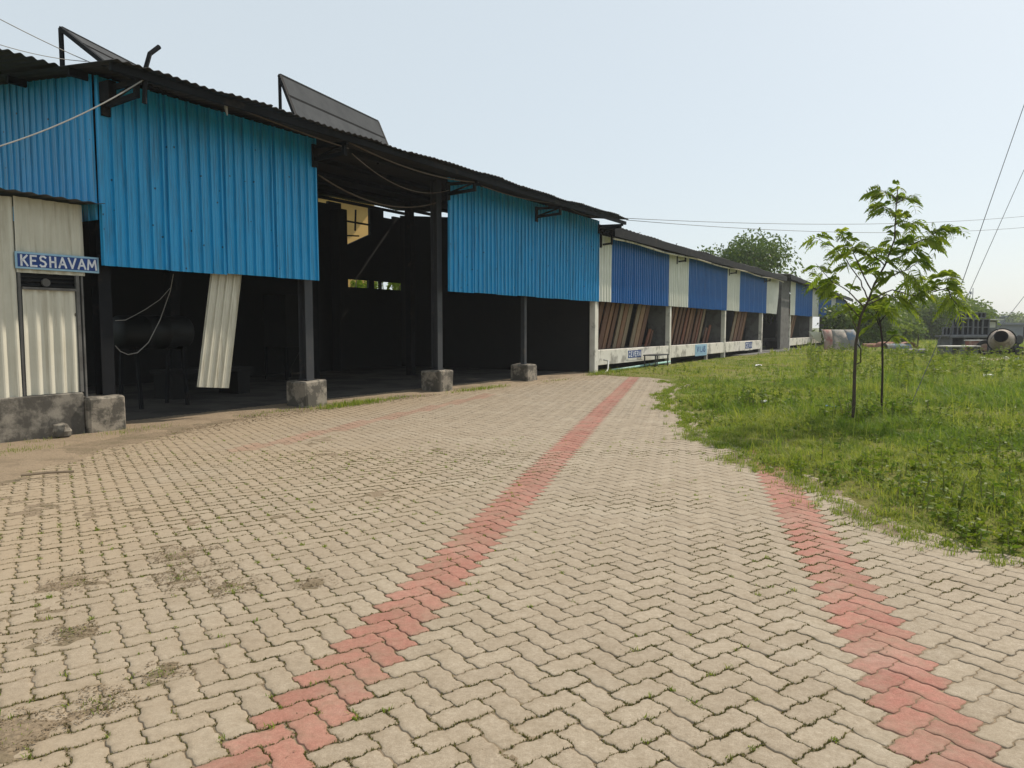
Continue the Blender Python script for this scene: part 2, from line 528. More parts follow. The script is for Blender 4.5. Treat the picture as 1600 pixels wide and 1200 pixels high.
# earth in the joints and lying over the stones
m, t, b, out = nodes_of('earth and moss')
v = coords(t, world=True)
n = tex_noise(t, v, 2.6, 6, 0.65)
n2 = tex_noise(t, v, 40, 5, 0.7)
col = mixc(t, ramp(t, n2, 0.3, 0.7), (0.14, 0.101, 0.063), (0.31, 0.232, 0.148))
col = mixc(t, mathn(t, 'MULTIPLY', ramp(t, n, 0.46, 0.6), 0.45), col, (0.095, 0.080, 0.036))
t.links.new(col, b.inputs['Base Color'])
b.inputs['Roughness'].default_value = 0.95
bump(t, b, n2, 0.7, 0.01)
M['earth'] = m
m, t, b, out = nodes_of('loose sandy soil')
v = coords(t, world=True)
n = tex_noise(t, v, 1.8, 6, 0.65)
n2 = tex_noise(t, v, 35, 6, 0.75)
col = mixc(t, ramp(t, n2, 0.3, 0.7), (0.22, 0.16, 0.10), (0.37, 0.28, 0.185))
col = mixc(t, mathn(t, 'MULTIPLY', ramp(t, n, 0.5, 0.65), 0.6), col, (0.17, 0.125, 0.075))
t.links.new(col, b.inputs['Base Color'])
b.inputs['Roughness'].default_value = 0.95
bump(t, b, n2, 0.9, 0.02)
M['sand'] = m
m, t, b, out = nodes_of('lawn soil')
v = coords(t, world=True)
n = tex_noise(t, v, 0.35, 6, 0.65)
n2 = tex_noise(t, v, 14, 6, 0.7)
col = mixc(t, ramp(t, n2, 0.3, 0.7), (0.12, 0.15, 0.028), (0.24, 0.22, 0.07))
col = mixc(t, mathn(t, 'MULTIPLY', ramp(t, n, 0.5, 0.66), 0.75), col, (0.19, 0.145, 0.065))
t.links.new(col, b.inputs['Base Color'])
b.inputs['Roughness'].default_value = 1.0
b.inputs['Specular IOR Level'].default_value = 0.1
bump(t, b, n2, 0.8, 0.05)
M['lawn'] = m
m, t, b, out = nodes_of('far field')
v = coords(t, world=True)
n = tex_noise(t, v, 0.03, 6, 0.6)
n2 = tex_noise(t, v, 1.5, 6, 0.7)
col = mixc(t, ramp(t, n2, 0.3, 0.7), (0.075, 0.105, 0.022), (0.12, 0.14, 0.034))
col = mixc(t, ramp(t, n, 0.45, 0.62), col, (0.14, 0.15, 0.045))
t.links.new(col, b.inputs['Base Color'])
b.inputs['Roughness'].default_value = 1.0
b.inputs['Specular IOR Level'].default_value = 0.1
M['field'] = m

# ---------------------------------------------------------------- the ground
BY = np.array([-5, 0, 3, 4.0, 4.89, 5.33, 5.96, 7.63, 8.53, 11.93, 16.64, 19.5, 20.83, 22.5, 23.52, 24.4, 25.14, 27.0, 60, 400])
BX = np.array([4.6, 4.3, 3.9, 3.7, 3.48, 3.31, 3.17, 3.02, 2.85, 2.87, 3.49, 4.35, 4.72, 4.6, 4.1, 3.2, 2.45, 3.75, 24.1, 234.])


def bound(Y):
    Y = np.asarray(Y, float)
    return np.interp(Y, BY, BX) + (vnoise(Y, Y * 0 + 3.3, 0.55, 5) - 0.5) * 0.36 + (vnoise(Y, Y * 0 + 1.3, 0.17, 6) - 0.5) * 0.16


mb = MB()
R = 3000
mb.add([(-R, -R, -0.06), (R, -R, -0.06), (R, R, -0.06), (-R, R, -0.06)], [(0, 1, 2, 3)])
tag(mb.build('ground', M['field']), kind='structure')


def grid_sheet(name, xs, ys, zf, m, keep=None, kind='structure'):
    X, Y = np.meshgrid(xs, ys, indexing='ij')
    Z = zf(X, Y)
    V = np.stack([X, Y, Z], -1).reshape(-1, 3)
    nx, ny = X.shape
    i, j = np.meshgrid(np.arange(nx - 1), np.arange(ny - 1), indexing='ij')
    F = np.stack([i * ny + j, (i + 1) * ny + j, (i + 1) * ny + j + 1, i * ny + j + 1], -1).reshape(-1, 4)
    if keep is not None:
        k = keep(X, Y).reshape(-1)
        F = F[k[F].all(1)]
    o = np_quads(name, V, F, m, smooth=True)
    return tag(o, kind=kind)


def sn_of(X, Y):
    return AX[0] * X + AX[1] * Y, NX[0] * X + NX[1] * Y


# dirt over the stones along the shed and here and there on the left
BANK_S = np.array([-6, 3.0, 4.0, 5.0, 6.0, 7.0, 8.5, 10.5, 13, 16, 20, 24, 30])
BANK_N = np.array([-6.9, -7.3, -8.2, -8.9, -9.6, -10.0, -10.45, -10.55, -10.7, -10.8, -10.8, -10.6, -10.6])
BLOTS = [(-2.1, 4.62, .16), (-1.72, 4.42, .11), (-2.35, 5.05, .13), (-1.98, 2.74, .13), (-1.75, 3.0, .11), (-1.62, 3.3, .08), (-2.95, 3.75, .16), (-2.3, 3.75, .10), (-2.75, 4.5, .12), (-1.25, 4.5, .08)]


def earth_z(X, Y):
    s, n = sn_of(X, Y)
    e = np.interp(s, BANK_S, BANK_N) - n            # positive: on the shed side of the bank line
    bank = np.clip((e + (fbm(X, Y, 0.9, 21) - 0.5) * 1.1) / 0.9, -0.4, 1.2)
    z = -0.0068 + (fbm(X, Y, 0.07, 33, 2) - 0.5) * 0.006 + (fbm(X, Y, 0.25, 31) - 0.5) * 0.005 + np.clip(fbm(X, Y, 1.3, 41) - 0.56, 0, 1) * 0.012 * np.clip(.2 - X * .6, 0, 1)
    for bx, by, r in BLOTS:
        d = np.hypot((X - bx), (Y - by) * 0.8) / r
        z = z + 0.0105 * np.clip(1.0 - d + (fbm(X, Y, 0.10, 51) - 0.5) * 2.6, 0, 1) + (fbm(X, Y, .10, 53) - .5) * .016 * np.clip(1.3 - d, 0, 1)
    z = z + 0.0145 * np.clip(bank, 0, 1.1) + (fbm(X, Y, .14, 55) - .5) * .009 * (bank > 0) + 0.0030 * np.clip(.2 - X * .3, 0, 1) + .010 * np.clip(1 - np.abs(bound(Y) - X) / .3, 0, 1) * np.clip((fbm(X, Y, .35, 57) - .42) * 4, 0, 1)
    return z


grid_sheet('joint_earth', np.arange(-9.5, 5.6, 0.05), np.arange(0.4, 12.5, 0.05), earth_z, M['earth'], keep=lambda X, Y: X < bound(Y) + 0.5)
grid_sheet('yard_earth', np.arange(-14, 6.2, 0.12), np.arange(12.4, 28.5, 0.12), earth_z, M['earth'], keep=lambda X, Y: (X < bound(Y) + 0.5) & (sn_of(X, Y)[1] > -12.0))
# sandy strip along the footings
grid_sheet('sand_strip', np.arange(-11, 4.2, 0.06), np.arange(5, 27, 0.06),
           lambda X, Y: -0.012 + 0.030 * np.clip((np.interp(sn_of(X, Y)[0], BANK_S, BANK_N) - sn_of(X, Y)[1] - 0.15 + (fbm(X, Y, 0.8, 71) - .5) * 1.3) / 0.8, 0, 1) + (fbm(X, Y, 0.3, 73) - .5) * 0.016,
           M['sand'], keep=lambda X, Y: (sn_of(X, Y)[1] > -12.1) & (sn_of(X, Y)[1] < np.interp(sn_of(X, Y)[0], BANK_S, BANK_N) + 0.9) & (X < bound(Y) - 0.1))

# ---------------------------------------------------------------- paving
PW = 0.126
PANG = math.radians(13.0)
E1 = np.array([math.sin(PANG + math.pi / 4), math.cos(PANG + math.pi / 4)])
E2 = np.array([math.sin(PANG - math.pi / 4), math.cos(PANG - math.pi / 4)])
ORG = np.array([-0.94, 2.56]) - PW * 1.5 * E1


def paver_outline(detail):
    """2 x 1 stone, every unit edge an S wave so that all neighbours fit"""
    a = 0.052
    prof = [(0, 0), (0.10, a * .9), (0.42, a), (0.58, -a), (0.90, -a * .9)] if detail else [(0, 0), (0.27, a), (0.73, -a)]
    cs = [(0, 0), (1, 0), (2, 0), (2, 1), (1, 1), (0, 1)]
    P = []
    for k in range(6):
        p = np.array(cs[k], float); q = np.array(cs[(k + 1) % 6], float)
        d = q - p; o = np.array([d[1], -d[0]])
        for tt, off in prof:
            c_ = p + d * tt + o * off
            if tt == 0 and k in (0, 2, 3, 5):       # clipped corners
                c_ = c_ + (np.array([1.0, 0.5]) - p) * np.array([0.075, 0.15])
            P.append(c_)
    return np.array(P)


def inset(P, g):
    nx_ = np.roll(P, -1, 0); pv = np.roll(P, 1, 0)
    d1 = P - pv; d2 = nx_ - P
    d1 /= np.linalg.norm(d1, axis=1, keepdims=True); d2 /= np.linalg.norm(d2, axis=1, keepdims=True)
    n_ = np.stack([-(d1[:, 1] + d2[:, 1]), d1[:, 0] + d2[:, 0]], 1)
    n_ /= np.linalg.norm(n_, axis=1, keepdims=True)
    return P + n_ * g


def paving(name, detail, sel):
    P0 = paver_outline(detail)
    n = len(P0)
    g = 0.0022 / PW
    rings = [(inset(P0, g), -0.035), (inset(P0, g), -0.005), (inset(P0, g + 0.018), -0.0012), (inset(P0, g + 0.04), 0.0), (inset(P0, g + 0.20), 0.0003)] if detail else [(inset(P0, g), -0.03), (inset(P0, g), -0.004), (inset(P0, g + 0.05), 0.0), (inset(P0, g + 0.2), 0.0003)]
    nr = len(rings)
    T = np.concatenate([np.concatenate([r, np.full((n, 1), z)], 1) for r, z in rings])
    loops = []; starts = []
    for r in range(nr - 1):
        for k in range(n):
            starts.append(len(loops))
            loops += [r * n + k, r * n + (k + 1) % n, (r + 1) * n + (k + 1) % n, (r + 1) * n + k]
    starts.append(len(loops))
    loops += [(nr - 1) * n + k for k in range(n)]
    loops = np.array(loops); starts = np.array(starts)
    TV = np.stack([1 - T[:, 1], T[:, 0], T[:, 2]], 1)     # the other orientation, turned a quarter
    I, J = np.meshgrid(np.arange(-260, 260), np.arange(-60, 60), indexing='ij')
    I = I.ravel(); J = J.ravel()
    bu = I + 2 * J; bv = I - 2 * J
    Vs = []; reds = []
    for o_, (cu, cv), tm in ((0, (1, .5), T), (1, (2.5, 0), TV)):
        uu = bu + cu; vv = bv + cv
        cx = ORG[0] + PW * (uu * E1[0] + vv * E2[0]); cy = ORG[1] + PW * (uu * E1[1] + vv * E2[1])
        k = sel(cx, cy)
        u0 = bu[k] + (0 if o_ == 0 else 2); v0 = bv[k] + (0 if o_ == 0 else -1)
        cx = cx[k]; cy = cy[k]; j = J[k]
        N_ = len(u0)
        if o_ == 0:
            lu = u0[:, None] + tm[None, :, 0]; lv = v0[:, None] + tm[None, :, 1]
        else:
            lu = u0[:, None] + tm[None, :, 0]; lv = v0[:, None] + tm[None, :, 1]
        x = ORG[0] + PW * (lu * E1[0] + lv * E2[0]); y = ORG[1] + PW * (lu * E1[1] + lv * E2[1])
        tx = RNG.normal(0, 0.006, N_)[:, None]; ty = RNG.normal(0, 0.006, N_)[:, None]
        ang = RNG.normal(0, 0.010, N_)[:, None]
        dx = x - cx[:, None]; dy = y - cy[:, None]
        x2 = cx[:, None] + dx - dy * ang + RNG.normal(0, 0.0009, N_)[:, None]
        y2 = cy[:, None] + dy + dx * ang + RNG.normal(0, 0.0009, N_)[:, None]
        sag = (fbm(cx, cy, 2.5, 81) - 0.5) * 0.012
        z = tm[None, :, 2] + dx * tx + dy * ty + RNG.normal(0, 0.0010, N_)[:, None] + sag[:, None]
        Vs.append(np.stack([x2, y2, z], -1))
        isred = (j == 0) | ((j == 7))
        # third, mostly buried band
        ax, ay, bx, by = -3.56, 9.43, -0.87, 16.64
        L = math.hypot(bx - ax, by - ay)
        t_ = ((cx - ax) * (bx - ax) + (cy - ay) * (by - ay)) / L / L
        dd = np.abs((cx - ax) * (by - ay) - (cy - ay) * (bx - ax)) / L
        third = (dd < 0.17) & (t_ > 0) & (t_ < 1.15)
        reds.append(np.where(isred, 1.0, np.where(third, 0.6, 0.0)))
    V = np.concatenate(Vs)
    rd = np.concatenate(reds)
    N_ = len(V)
    nv = V.shape[1]
    LL = (loops[None] + (np.arange(N_) * nv)[:, None]).ravel()
    SS = (starts[None] + (np.arange(N_) * len(loops))[:, None]).ravel()
    nf = len(starts)
    tn = np.clip(RNG.normal(0.5, 0.33, N_), 0, 1)
    o = np_mesh(name, V.reshape(-1, 3), LL, SS, M['paver'], fattr={'tint': np.repeat(tn, nf), 'red': np.repeat(rd, nf)})
    edge = np.tile(np.concatenate([np.full(n, 1.0)] * (nr - 1) + [np.zeros(n)]), N_)
    fx_, fy_ = V[:, :, 0].ravel(), V[:, :, 1].ravel()
    s_, n_ = sn_of(fx_, fy_)
    e_ = np.interp(s_, BANK_S, BANK_N) - n_
    bankd = np.clip(1.0 + e_ / 1.6, 0, 1) ** 1.5 * (0.45 + 1.1 * fbm(fx_, fy_, .7, 181))
    lf = np.clip((.5 - fx_) / 4.0, 0, 1)
    dust = np.clip(bankd + lf * (.15 + .75 * fbm(fx_, fy_, 1.2, 183)) + .5 * np.clip((fbm(fx_, fy_, 1.8, 185) - .5) * 3, 0, 1) * (.35 + lf), 0, 1)
    for nm_, arr in (('edge', edge), ('dust', dust)):
        a_ = o.data.attributes.new(nm_, 'FLOAT', 'POINT')
        a_.data.foreach_set('value', arr.astype(np.float32))
    return tag(o, kind='structure')


def in_yard(x, y):
    s, n = sn_of(x, y)
    return (y > 0.6) & (x > -0.92 * y - 2.2) & (x < bound(y) + 0.25) & (n > -11.9) & ((s < 24.0) | (n > -10.4))


paving('paving', True, lambda x, y: in_yard(x, y) & (y < 13))
paving('far_paving', False, lambda x, y: in_yard(x, y) & (y >= 13) & (y < 25.2))

# floor under the roof
mb = MB()
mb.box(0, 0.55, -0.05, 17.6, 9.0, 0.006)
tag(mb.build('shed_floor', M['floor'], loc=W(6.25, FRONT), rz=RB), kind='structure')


# lawn
def lawn_z(X, Y):
    d = X - bound(Y)
    s, n = sn_of(X, Y)
    d2 = np.minimum(d, n + 11.35)
    return -0.02 + 0.055 * np.clip(d2 / 0.5, 0, 1) + (fbm(X, Y, 1.6, 91) - 0.5) * 0.10 * np.clip(d2 / 1.5, 0, 1) + (fbm(X, Y, 0.3, 92) - .5) * 0.03 * np.clip(d2 / .5, 0, 1)


grid_sheet('lawn', np.arange(1.5, 18, 0.10), np.arange(1.5, 30, 0.10), lawn_z, M['lawn'], keep=lambda X, Y: (X > bound(Y) - 0.12) & (sn_of(X, Y)[1] > -11.25))
grid_sheet('meadow', np.arange(2, 90, 0.6), np.arange(29.5, 120, 0.6), lambda X, Y: lawn_z(X, Y) + 0.004, M['lawn'], keep=lambda X, Y: (sn_of(X, Y)[1] > -11.5))
grid_sheet('side_meadow', np.arange(17.9, 60, 0.4), np.arange(1.5, 29.7, 0.4), lawn_z, M['lawn'])


# ---------------------------------------------------------------- grass
def blades(name, X, Y, Z, H, Wd, m, tint, kind='stuff', bend=0.55, segs=2):
    n = len(X)
    az = RNG.uniform(0, 2 * np.pi, n)
    lean = RNG.uniform(0.1, 1.0, n) * bend
    dirx, diry = np.cos(az), np.sin(az)
    # width direction across the lean
    wx, wy = -diry, dirx
    rows = []
    ts = np.linspace(0, 1, segs + 1)
    for t_ in ts:
        off = lean * H * t_ ** 1.8
        hz = H * (t_ - 0.35 * lean * t_ ** 2)
        wd = Wd * (1 - t_ ** 1.5) * 0.5 + 0.0006
        cx = X + dirx * off; cy = Y + diry * off; cz = Z + hz
        rows.append(np.stack([cx - wx * wd, cy - wy * wd, cz], -1))
        rows.append(np.stack([cx + wx * wd, cy + wy * wd, cz], -1))
    V = np.stack(rows, 1)
    k = V.shape[1]
    F = []
    for q in range(segs):
        F.append([2 * q, 2 * q + 1, 2 * q + 3, 2 * q + 2])
    F = (np.array(F)[None] + (np.arange(n) * k)[:, None, None]).reshape(-1, 4)
    o = np_quads(name, V.reshape(-1, 3), F, m, fattr={'tint': np.repeat(tint, segs)})
    return tag(o, kind=kind)


def scatter(n, x0, x1, y0, y1):
    return RNG.uniform(x0, x1, n), RNG.uniform(y0, y1, n)


def grass_zone(name, n, x0, x1, y0, y1, h0, wd, cond, hmod, yel=0.35, per=9, rad=0.035):
    """tufts: each a handful of blades leaning outwards from one root"""
    X, Y = scatter(n, x0, x1, y0, y1)
    k = cond(X, Y)
    dens = fbm(X, Y, 0.6, 101)
    k &= RNG.random(n) < np.clip((dens - 0.30) * 4.0, 0.10, 1)
    X, Y = X[k], Y[k]
    nt_ = len(X)
    H = h0 * hmod(X, Y) * RNG.lognormal(0, 0.38, nt_) * (0.45 + 1.1 * fbm(X, Y, 0.8, 111))
    dry = np.clip((fbm(X, Y, 2.0, 121) - 0.42) * 5, 0, 1)
    tint = np.clip(dry * 0.6 + yel - 0.30 + RNG.normal(0, 0.32, nt_), 0, 1)
    X = np.repeat(X, per) + RNG.normal(0, rad, nt_ * per); Y = np.repeat(Y, per) + RNG.normal(0, rad, nt_ * per)
    ok = cond(X, Y)
    H = np.repeat(H, per) * RNG.uniform(0.5, 1.15, nt_ * per)
    tint = np.clip(np.repeat(tint, per) + RNG.normal(0, 0.14, nt_ * per), 0, 1)
    X, Y, H, tint = X[ok], Y[ok], H[ok], tint[ok]
    return blades(name, X, Y, lawn_z(X, Y) - 0.01, H, np.full(len(X), wd) * RNG.uniform(0.6, 1.4, len(X)), GRASSM, tint, bend=1.35)


def ring_d(X, Y):
    return X - bound(Y)


edge_h = lambda X, Y: np.clip(0.5 + ring_d(X, Y) * 0.5, 0.5, 1.0) * (1 + 0.7 * np.exp(-((X - 5.9) ** 2 + (Y - 12.2) ** 2) / 1.6) + 0.8 * np.exp(-((X - 4.5) ** 2 + (Y - 14.3) ** 2) / 1.2)) * (1 + .9 * np.clip((X - .36 * Y) / 3, 0, 1) * np.clip((Y - 12) / 6, 0, 1))
fr = lambda X, Y: (X < 0.84 * Y + 1.0)
grass_zone('near_grass', 24000, 2.4, 9.6, 3.5, 12.0, 0.088, 0.0085, lambda X, Y: fr(X, Y) & (X > bound(Y) - 0.10), edge_h)
grass_zone('middle_grass', 21000, 2.4, 17, 12.0, 22.0, 0.105, 0.013, lambda X, Y: fr(X, Y) & (X > bound(Y) - 0.12), edge_h, rad=.05)
grass_zone('far_grass', 16000, 2.2, 32, 22.0, 42.0, 0.11, 0.020, lambda X, Y: fr(X, Y) & (X > bound(Y) - 0.08) & (sn_of(X, Y)[1] > -10.8), lambda X, Y: np.clip(0.45 + ring_d(X, Y) * 0.10, 0.4, 1.25), 0.5, rad=.08)
grass_zone('distant_grass', 8000, 12, 70, 42.0, 92.0, 0.30, 0.05, lambda X, Y: fr(X, Y) & (sn_of(X, Y)[1] > -10.6), lambda X, Y: 1.0 + 0 * X, 0.5, per=8, rad=.15)

# tufts creeping in at the lawn edge, in the joints and at the footings
SPOTS = [(q[0], q[1], q[2] * 0.7, 60) for q in BLOTS[:10]]
xs_, ys_, hs_ = [], [], []


def tuft(x, y, r, n, h):
    for _ in range(n):
        a = random.uniform(0, 6.28); q = r * math.sqrt(random.random())
        xs_.append(x + q * math.cos(a)); ys_.append(y + q * math.sin(a)); hs_.append(h * random.uniform(0.4, 1.3))


for _ in range(900):
    y = random.uniform(3.8, 22); x = float(bound(y)) - abs(random.gauss(0, 0.16)) + .04
    tuft(x, y, 0.05, 14, 0.055)
# joints: place on the stone lattice corners
for _ in range(5200):
    i = random.randint(-30, 110); j = random.randint(-16, 12)
    cu, cv = random.choice([(0, 0), (2, 0), (2, 1), (0, 1), (1, 1), (1, 0), (0.5, 0), (1.5, 0), (0, 0.5)])
    u = i + 2 * j + cu; vv = i - 2 * j + cv
    x = ORG[0] + PW * (u * E1[0] + vv * E2[0]); y = ORG[1] + PW * (u * E1[1] + vv * E2[1])
    if not (2.2 < y < 11 and abs(x) < 0.76 * y and x < float(bound(y))):
        continue
    pr = 0.12 + 0.6 * max(0.0, min(1.0, (0.1 - x) / 2.5)) * (1.2 - y / 11)
    if float(vnoise(x, y, 0.9, 131)) * 0.9 + pr < 0.66:
        continue
    tuft(x, y, 0.022, random.randint(5, 14), random.uniform(0.010, 0.028))
for bx, by, r in BLOTS[:9]:
    tuft(bx, by, r * 0.7, 60, 0.018)
# along the shed
for s, n, r, c, h in [(6.75, -10.85, .25, 120, .08), (6.2, -10.75, .2, 90, .09), (4.6, -10.3, .28, 260, .07), (4.2, -10.35, .25, 240, .06), (8.9, -11.0, .25, 70, .05), (9.6, -11.1, .2, 70, .06), (10.7, -10.75, .35, 380, .12), (11.4, -10.8, .4, 420, .12),
                      (12.4, -10.9, .5, 260, .08), (15.6, -10.7, .6, 340, .10), (16.4, -10.75, .4, 150, .08), (23.3, -10.7, .5, 420, .16), (22.8, -10.6, .4, 200, .10), (24.4, -10.6, .6, 380, .15), (25.5, -10.6, .6, 380, .15),
                      (19.5, -10.5, .4, 80, .06), (5.2, -10.9, .3, 90, .07)]:
    p = W(s, n)
    for _ in range(c):
        ds = random.gauss(0, r); dn = random.gauss(0, 0.12)
        xs_.append(p[0] + AX[0] * ds + NX[0] * dn); ys_.append(p[1] + AX[1] * ds + NX[1] * dn); hs_.append(h * random.uniform(0.4, 1.3))
xs_ = np.array(xs_); ys_ = np.array(ys_); hs_ = np.array(hs_)
blades('joint_weeds', xs_, ys_, np.zeros(len(xs_)) - 0.004, hs_, np.where(ys_ > 12, 0.010, 0.0045), GRASSM, np.clip(RNG.normal(0.42, 0.3, len(xs_)), 0, 1), bend=0.9)


# dry plant crumbs and grit lying on the stones
DRY = leaf_mat('dry plant crumb', (0.085, 0.06, 0.035), (0.26, 0.19, 0.11), 0.1)
dx_, dy_ = [], []
for bx, by, r in BLOTS:
    n = int(2600 * (r / .25) ** 2)
    a = RNG.uniform(0, 6.28, n); q = r * 1.7 * np.sqrt(RNG.random(n)) * (0.4 + 1.2 * vnoise(bx + np.cos(a) * 2, by + np.sin(a) * 2, .9, 161))
    dx_.append(bx + q * np.cos(a)); dy_.append(by + q * np.sin(a))
n = 9000
X, Y = scatter(n, -8, 3, 2.2, 14)
k = (X < bound(Y)) & (np.abs(X) < .78 * Y) & (RNG.random(n) < np.clip((.25 - X) * .22, .03, 1)) & (fbm(X, Y, .9, 163) > .45)
dx_.append(X[k]); dy_.append(Y[k])
s_ = RNG.uniform(3, 14, 5000); X = AX[0] * s_ + NX[0] * (np.interp(s_, BANK_S, BANK_N) + RNG.normal(-.25, .35, 5000)); Y = AX[1] * s_ + NX[1] * (np.interp(s_, BANK_S, BANK_N) + RNG.normal(-.25, .35, 5000))
dx_.append(X); dy_.append(Y)
dx_ = np.concatenate(dx_); dy_ = np.concatenate(dy_)
nn = len(dx_)
C = np.stack([dx_, dy_, RNG.uniform(.001, .007, nn)], 1)
D = RNG.normal(0, 1, (nn, 3)); D[:, 2] *= .12


def flat_cards(C, D, L, Wd):
    D = D / np.linalg.norm(D, axis=1, keepdims=True)
    S = np.stack([-D[:, 1], D[:, 0], RNG.normal(0, .3, len(C))], 1)
    L = L[:, None]; Wd = Wd[:, None]
    return np.stack([C - D * L * .5, C + S * Wd * .5, C + D * L * .5, C - S * Wd * .5], 1)


Vd = flat_cards(C, D, RNG.uniform(.008, .028, nn) * np.clip(dy_ / 6, .8, 2), RNG.uniform(.003, .010, nn) * np.clip(dy_ / 6, .8, 2))
od = np_quads('dry_debris', Vd.reshape(-1, 3), np.arange(nn * 4).reshape(nn, 4), DRY, fattr={'tint': np.clip(RNG.normal(.45, .3, nn), 0, 1)})
tag(od, kind='stuff')


# moss filling the joints
MOSS = leaf_mat('joint moss', (0.085, 0.078, 0.026), (0.21, 0.185, 0.062), 0.25)
nm = 800000
i_ = RNG.integers(-30, 110, nm); j_ = RNG.integers(-18, 12, nm)
e_ = RNG.integers(0, 6, nm); t_ = RNG.random(nm)
ca = np.array([(0, 0), (1, 0), (2, 0), (2, 1), (1, 1), (0, 1)], float)
p0 = ca[e_]; p1 = ca[(e_ + 1) % 6]
dv = p1 - p0; ov = np.stack([dv[:, 1], -dv[:, 0]], 1)
off = np.interp(t_, [0, .10, .42, .58, .90, 1], [0, .047, .052, -.052, -.047, 0]) + RNG.normal(0, .012, nm)
lp = p0 + dv * t_[:, None] + ov * off[:, None]
u = i_ + 2 * j_ + lp[:, 0]; vv = i_ - 2 * j_ + lp[:, 1]
X = ORG[0] + PW * (u * E1[0] + vv * E2[0]); Y = ORG[1] + PW * (u * E1[1] + vv * E2[1])
k = (Y > 2.2) & (Y < 9.5) & (np.abs(X) < .78 * Y) & (X < bound(Y))
msk = fbm(X, Y, 1.1, 171) * 1.1 + .28 * np.clip((.4 - X) / 2.5, 0, 1) + .16 * np.exp(-((X - .45) ** 2 + (Y - 3.3) ** 2) / .35) - .05 * np.clip((X - .6), 0, 2) + .25 * np.exp(-np.clip(bound(Y) - X, 0, 9) / .35)
k &= RNG.random(nm) < np.clip((msk - .44) * 4, 0, .95)
X, Y = X[k], Y[k]
blades('joint_moss', X, Y, np.full(len(X), -.006), RNG.uniform(.006, .015, len(X)), RNG.uniform(.004, .009, len(X)) * np.clip(Y / 4, 1, 2), MOSS, np.clip(RNG.normal(.45, .3, len(X)), 0, 1), bend=1.2, segs=1)


# leafy and stalky weeds in the lawn
def leaf_cards(C, D, L, Wd, droop=0.25, nrm=None):
    """folded leaf of 4 quads from C along D"""
    n = len(C)
    D = D / np.linalg.norm(D, axis=1, keepdims=True)
    rnd = RNG.normal(0, 1, (n, 3)) if nrm is None else nrm
    S = np.cross(D, rnd); S /= np.linalg.norm(S, axis=1, keepdims=True) + 1e-9
    L = np.broadcast_to(L, (n,))[:, None]; Wd = np.broadcast_to(Wd, (n,))[:, None]
    dz = np.array([[0, 0, -1.0]])
    a = C
    m1 = C + D * L * 0.45 + dz * L * droop * 0.2
    e = C + D * L + dz * L * droop
    V = np.stack([a, m1 + S * Wd * .5, e, m1 - S * Wd * .5], 1)
    return V


def build_leaves(name, Vq, m, tint, parent=None, kind=None):
    n = len(Vq)
    F = np.arange(n * 4).reshape(n, 4)
    o = np_quads(name, Vq.reshape(-1, 3), F, m, parent, fattr={'tint': tint})
    if kind:
        o['kind'] = kind
    return o


QV = []; QT = []
ST = MB()
def weed(x, y, h, n, ll, seed_t):
    z0 = float(lawn_z(np.array([x]), np.array([y]))[0])
    lx, ly = random.uniform(-.25, .25) * h, random.uniform(-.25, .25) * h
    ST.tube([(x, y, z0), (x + lx * .4, y + ly * .4, z0 + h * .5), (x + lx, y + ly, z0 + h)], [0.006, 0.005, 0.003], 4)
    tt = RNG.uniform(0.1, 1, n)
    C = np.stack([x + lx * tt ** 1.3, y + ly * tt ** 1.3, z0 + h * tt], 1)
    D = RNG.normal(0, 1, (n, 3)); D[:, 2] = np.abs(D[:, 2]) * 0.5
    QV.append(leaf_cards(C, D, ll * RNG.uniform(.6, 1.3, n), ll * 0.42))
    QT.append(np.clip(RNG.normal(seed_t, 0.2, n), 0, 1))


for _ in range(520):
    y = random.uniform(5, 30); x = random.uniform(2.6, min(0.74 * y, 16))
    if x < float(bound(y)) + 0.25 or float(vnoise(x, y, 1.1, 141)) < 0.45:
        continue
    weed(x, y, random.uniform(.08, .26), random.randint(6, 12), random.uniform(.05, .09), random.uniform(.2, .8))
for _ in range(2600):   # low broad leaved ground cover
    y = random.uniform(4.2, 20); x = random.uniform(2.6, min(0.74 * y + .2, 12))
    d_ = x - float(bound(y))
    if d_ < 0.0 or float(vnoise(x, y, .8, 143)) < 0.36:
        continue
    weed(x, y, random.uniform(.03, .11), random.randint(6, 11), random.uniform(.045, .085), random.uniform(.25, .9))
for _ in range(110):   # bushes of weed around the saplings and the dark clump
    cx, cy = random.choice([(5.9, 12.3), (6.4, 12.6), (4.5, 14.3), (5.2, 14.6), (6.9, 12.2)])
    weed(random.gauss(cx, .35), random.gauss(cy, .3), random.uniform(.15, .42), random.randint(10, 18), random.uniform(.06, .1), random.uniform(.1, .6))
for _ in range(420):   # taller growth towards the far end
    y = random.uniform(19, 46); x = random.uniform(.40 * y, .74 * y)
    weed(x, y, random.uniform(.3, .75), random.randint(8, 16), random.uniform(.10, .18), random.uniform(.35, 1.0))
wd_ = build_leaves('lawn_weeds', np.concatenate(QV), WEEDM, np.concatenate(QT), kind='stuff')
tag(ST.build('weed_stalks', M['stalk']), kind='stuff')

# thin tall dry stalks
xs2, ys2, hs2 = [], [], []
for _ in range(260):
    y = random.uniform(10, 30); x = random.uniform(.36 * y, .72 * y)
    if x > float(bound(y)) + 0.6:
        xs2.append(x); ys2.append(y); hs2.append(random.uniform(.35, .95))
xs2 = np.array(xs2); ys2 = np.array(ys2)
blades('tall_grass', xs2, ys2, lawn_z(xs2, ys2), np.array(hs2), np.full(len(xs2), .012), GRASSM, RNG.uniform(.3, 1, len(xs2)), bend=0.7, segs=5)


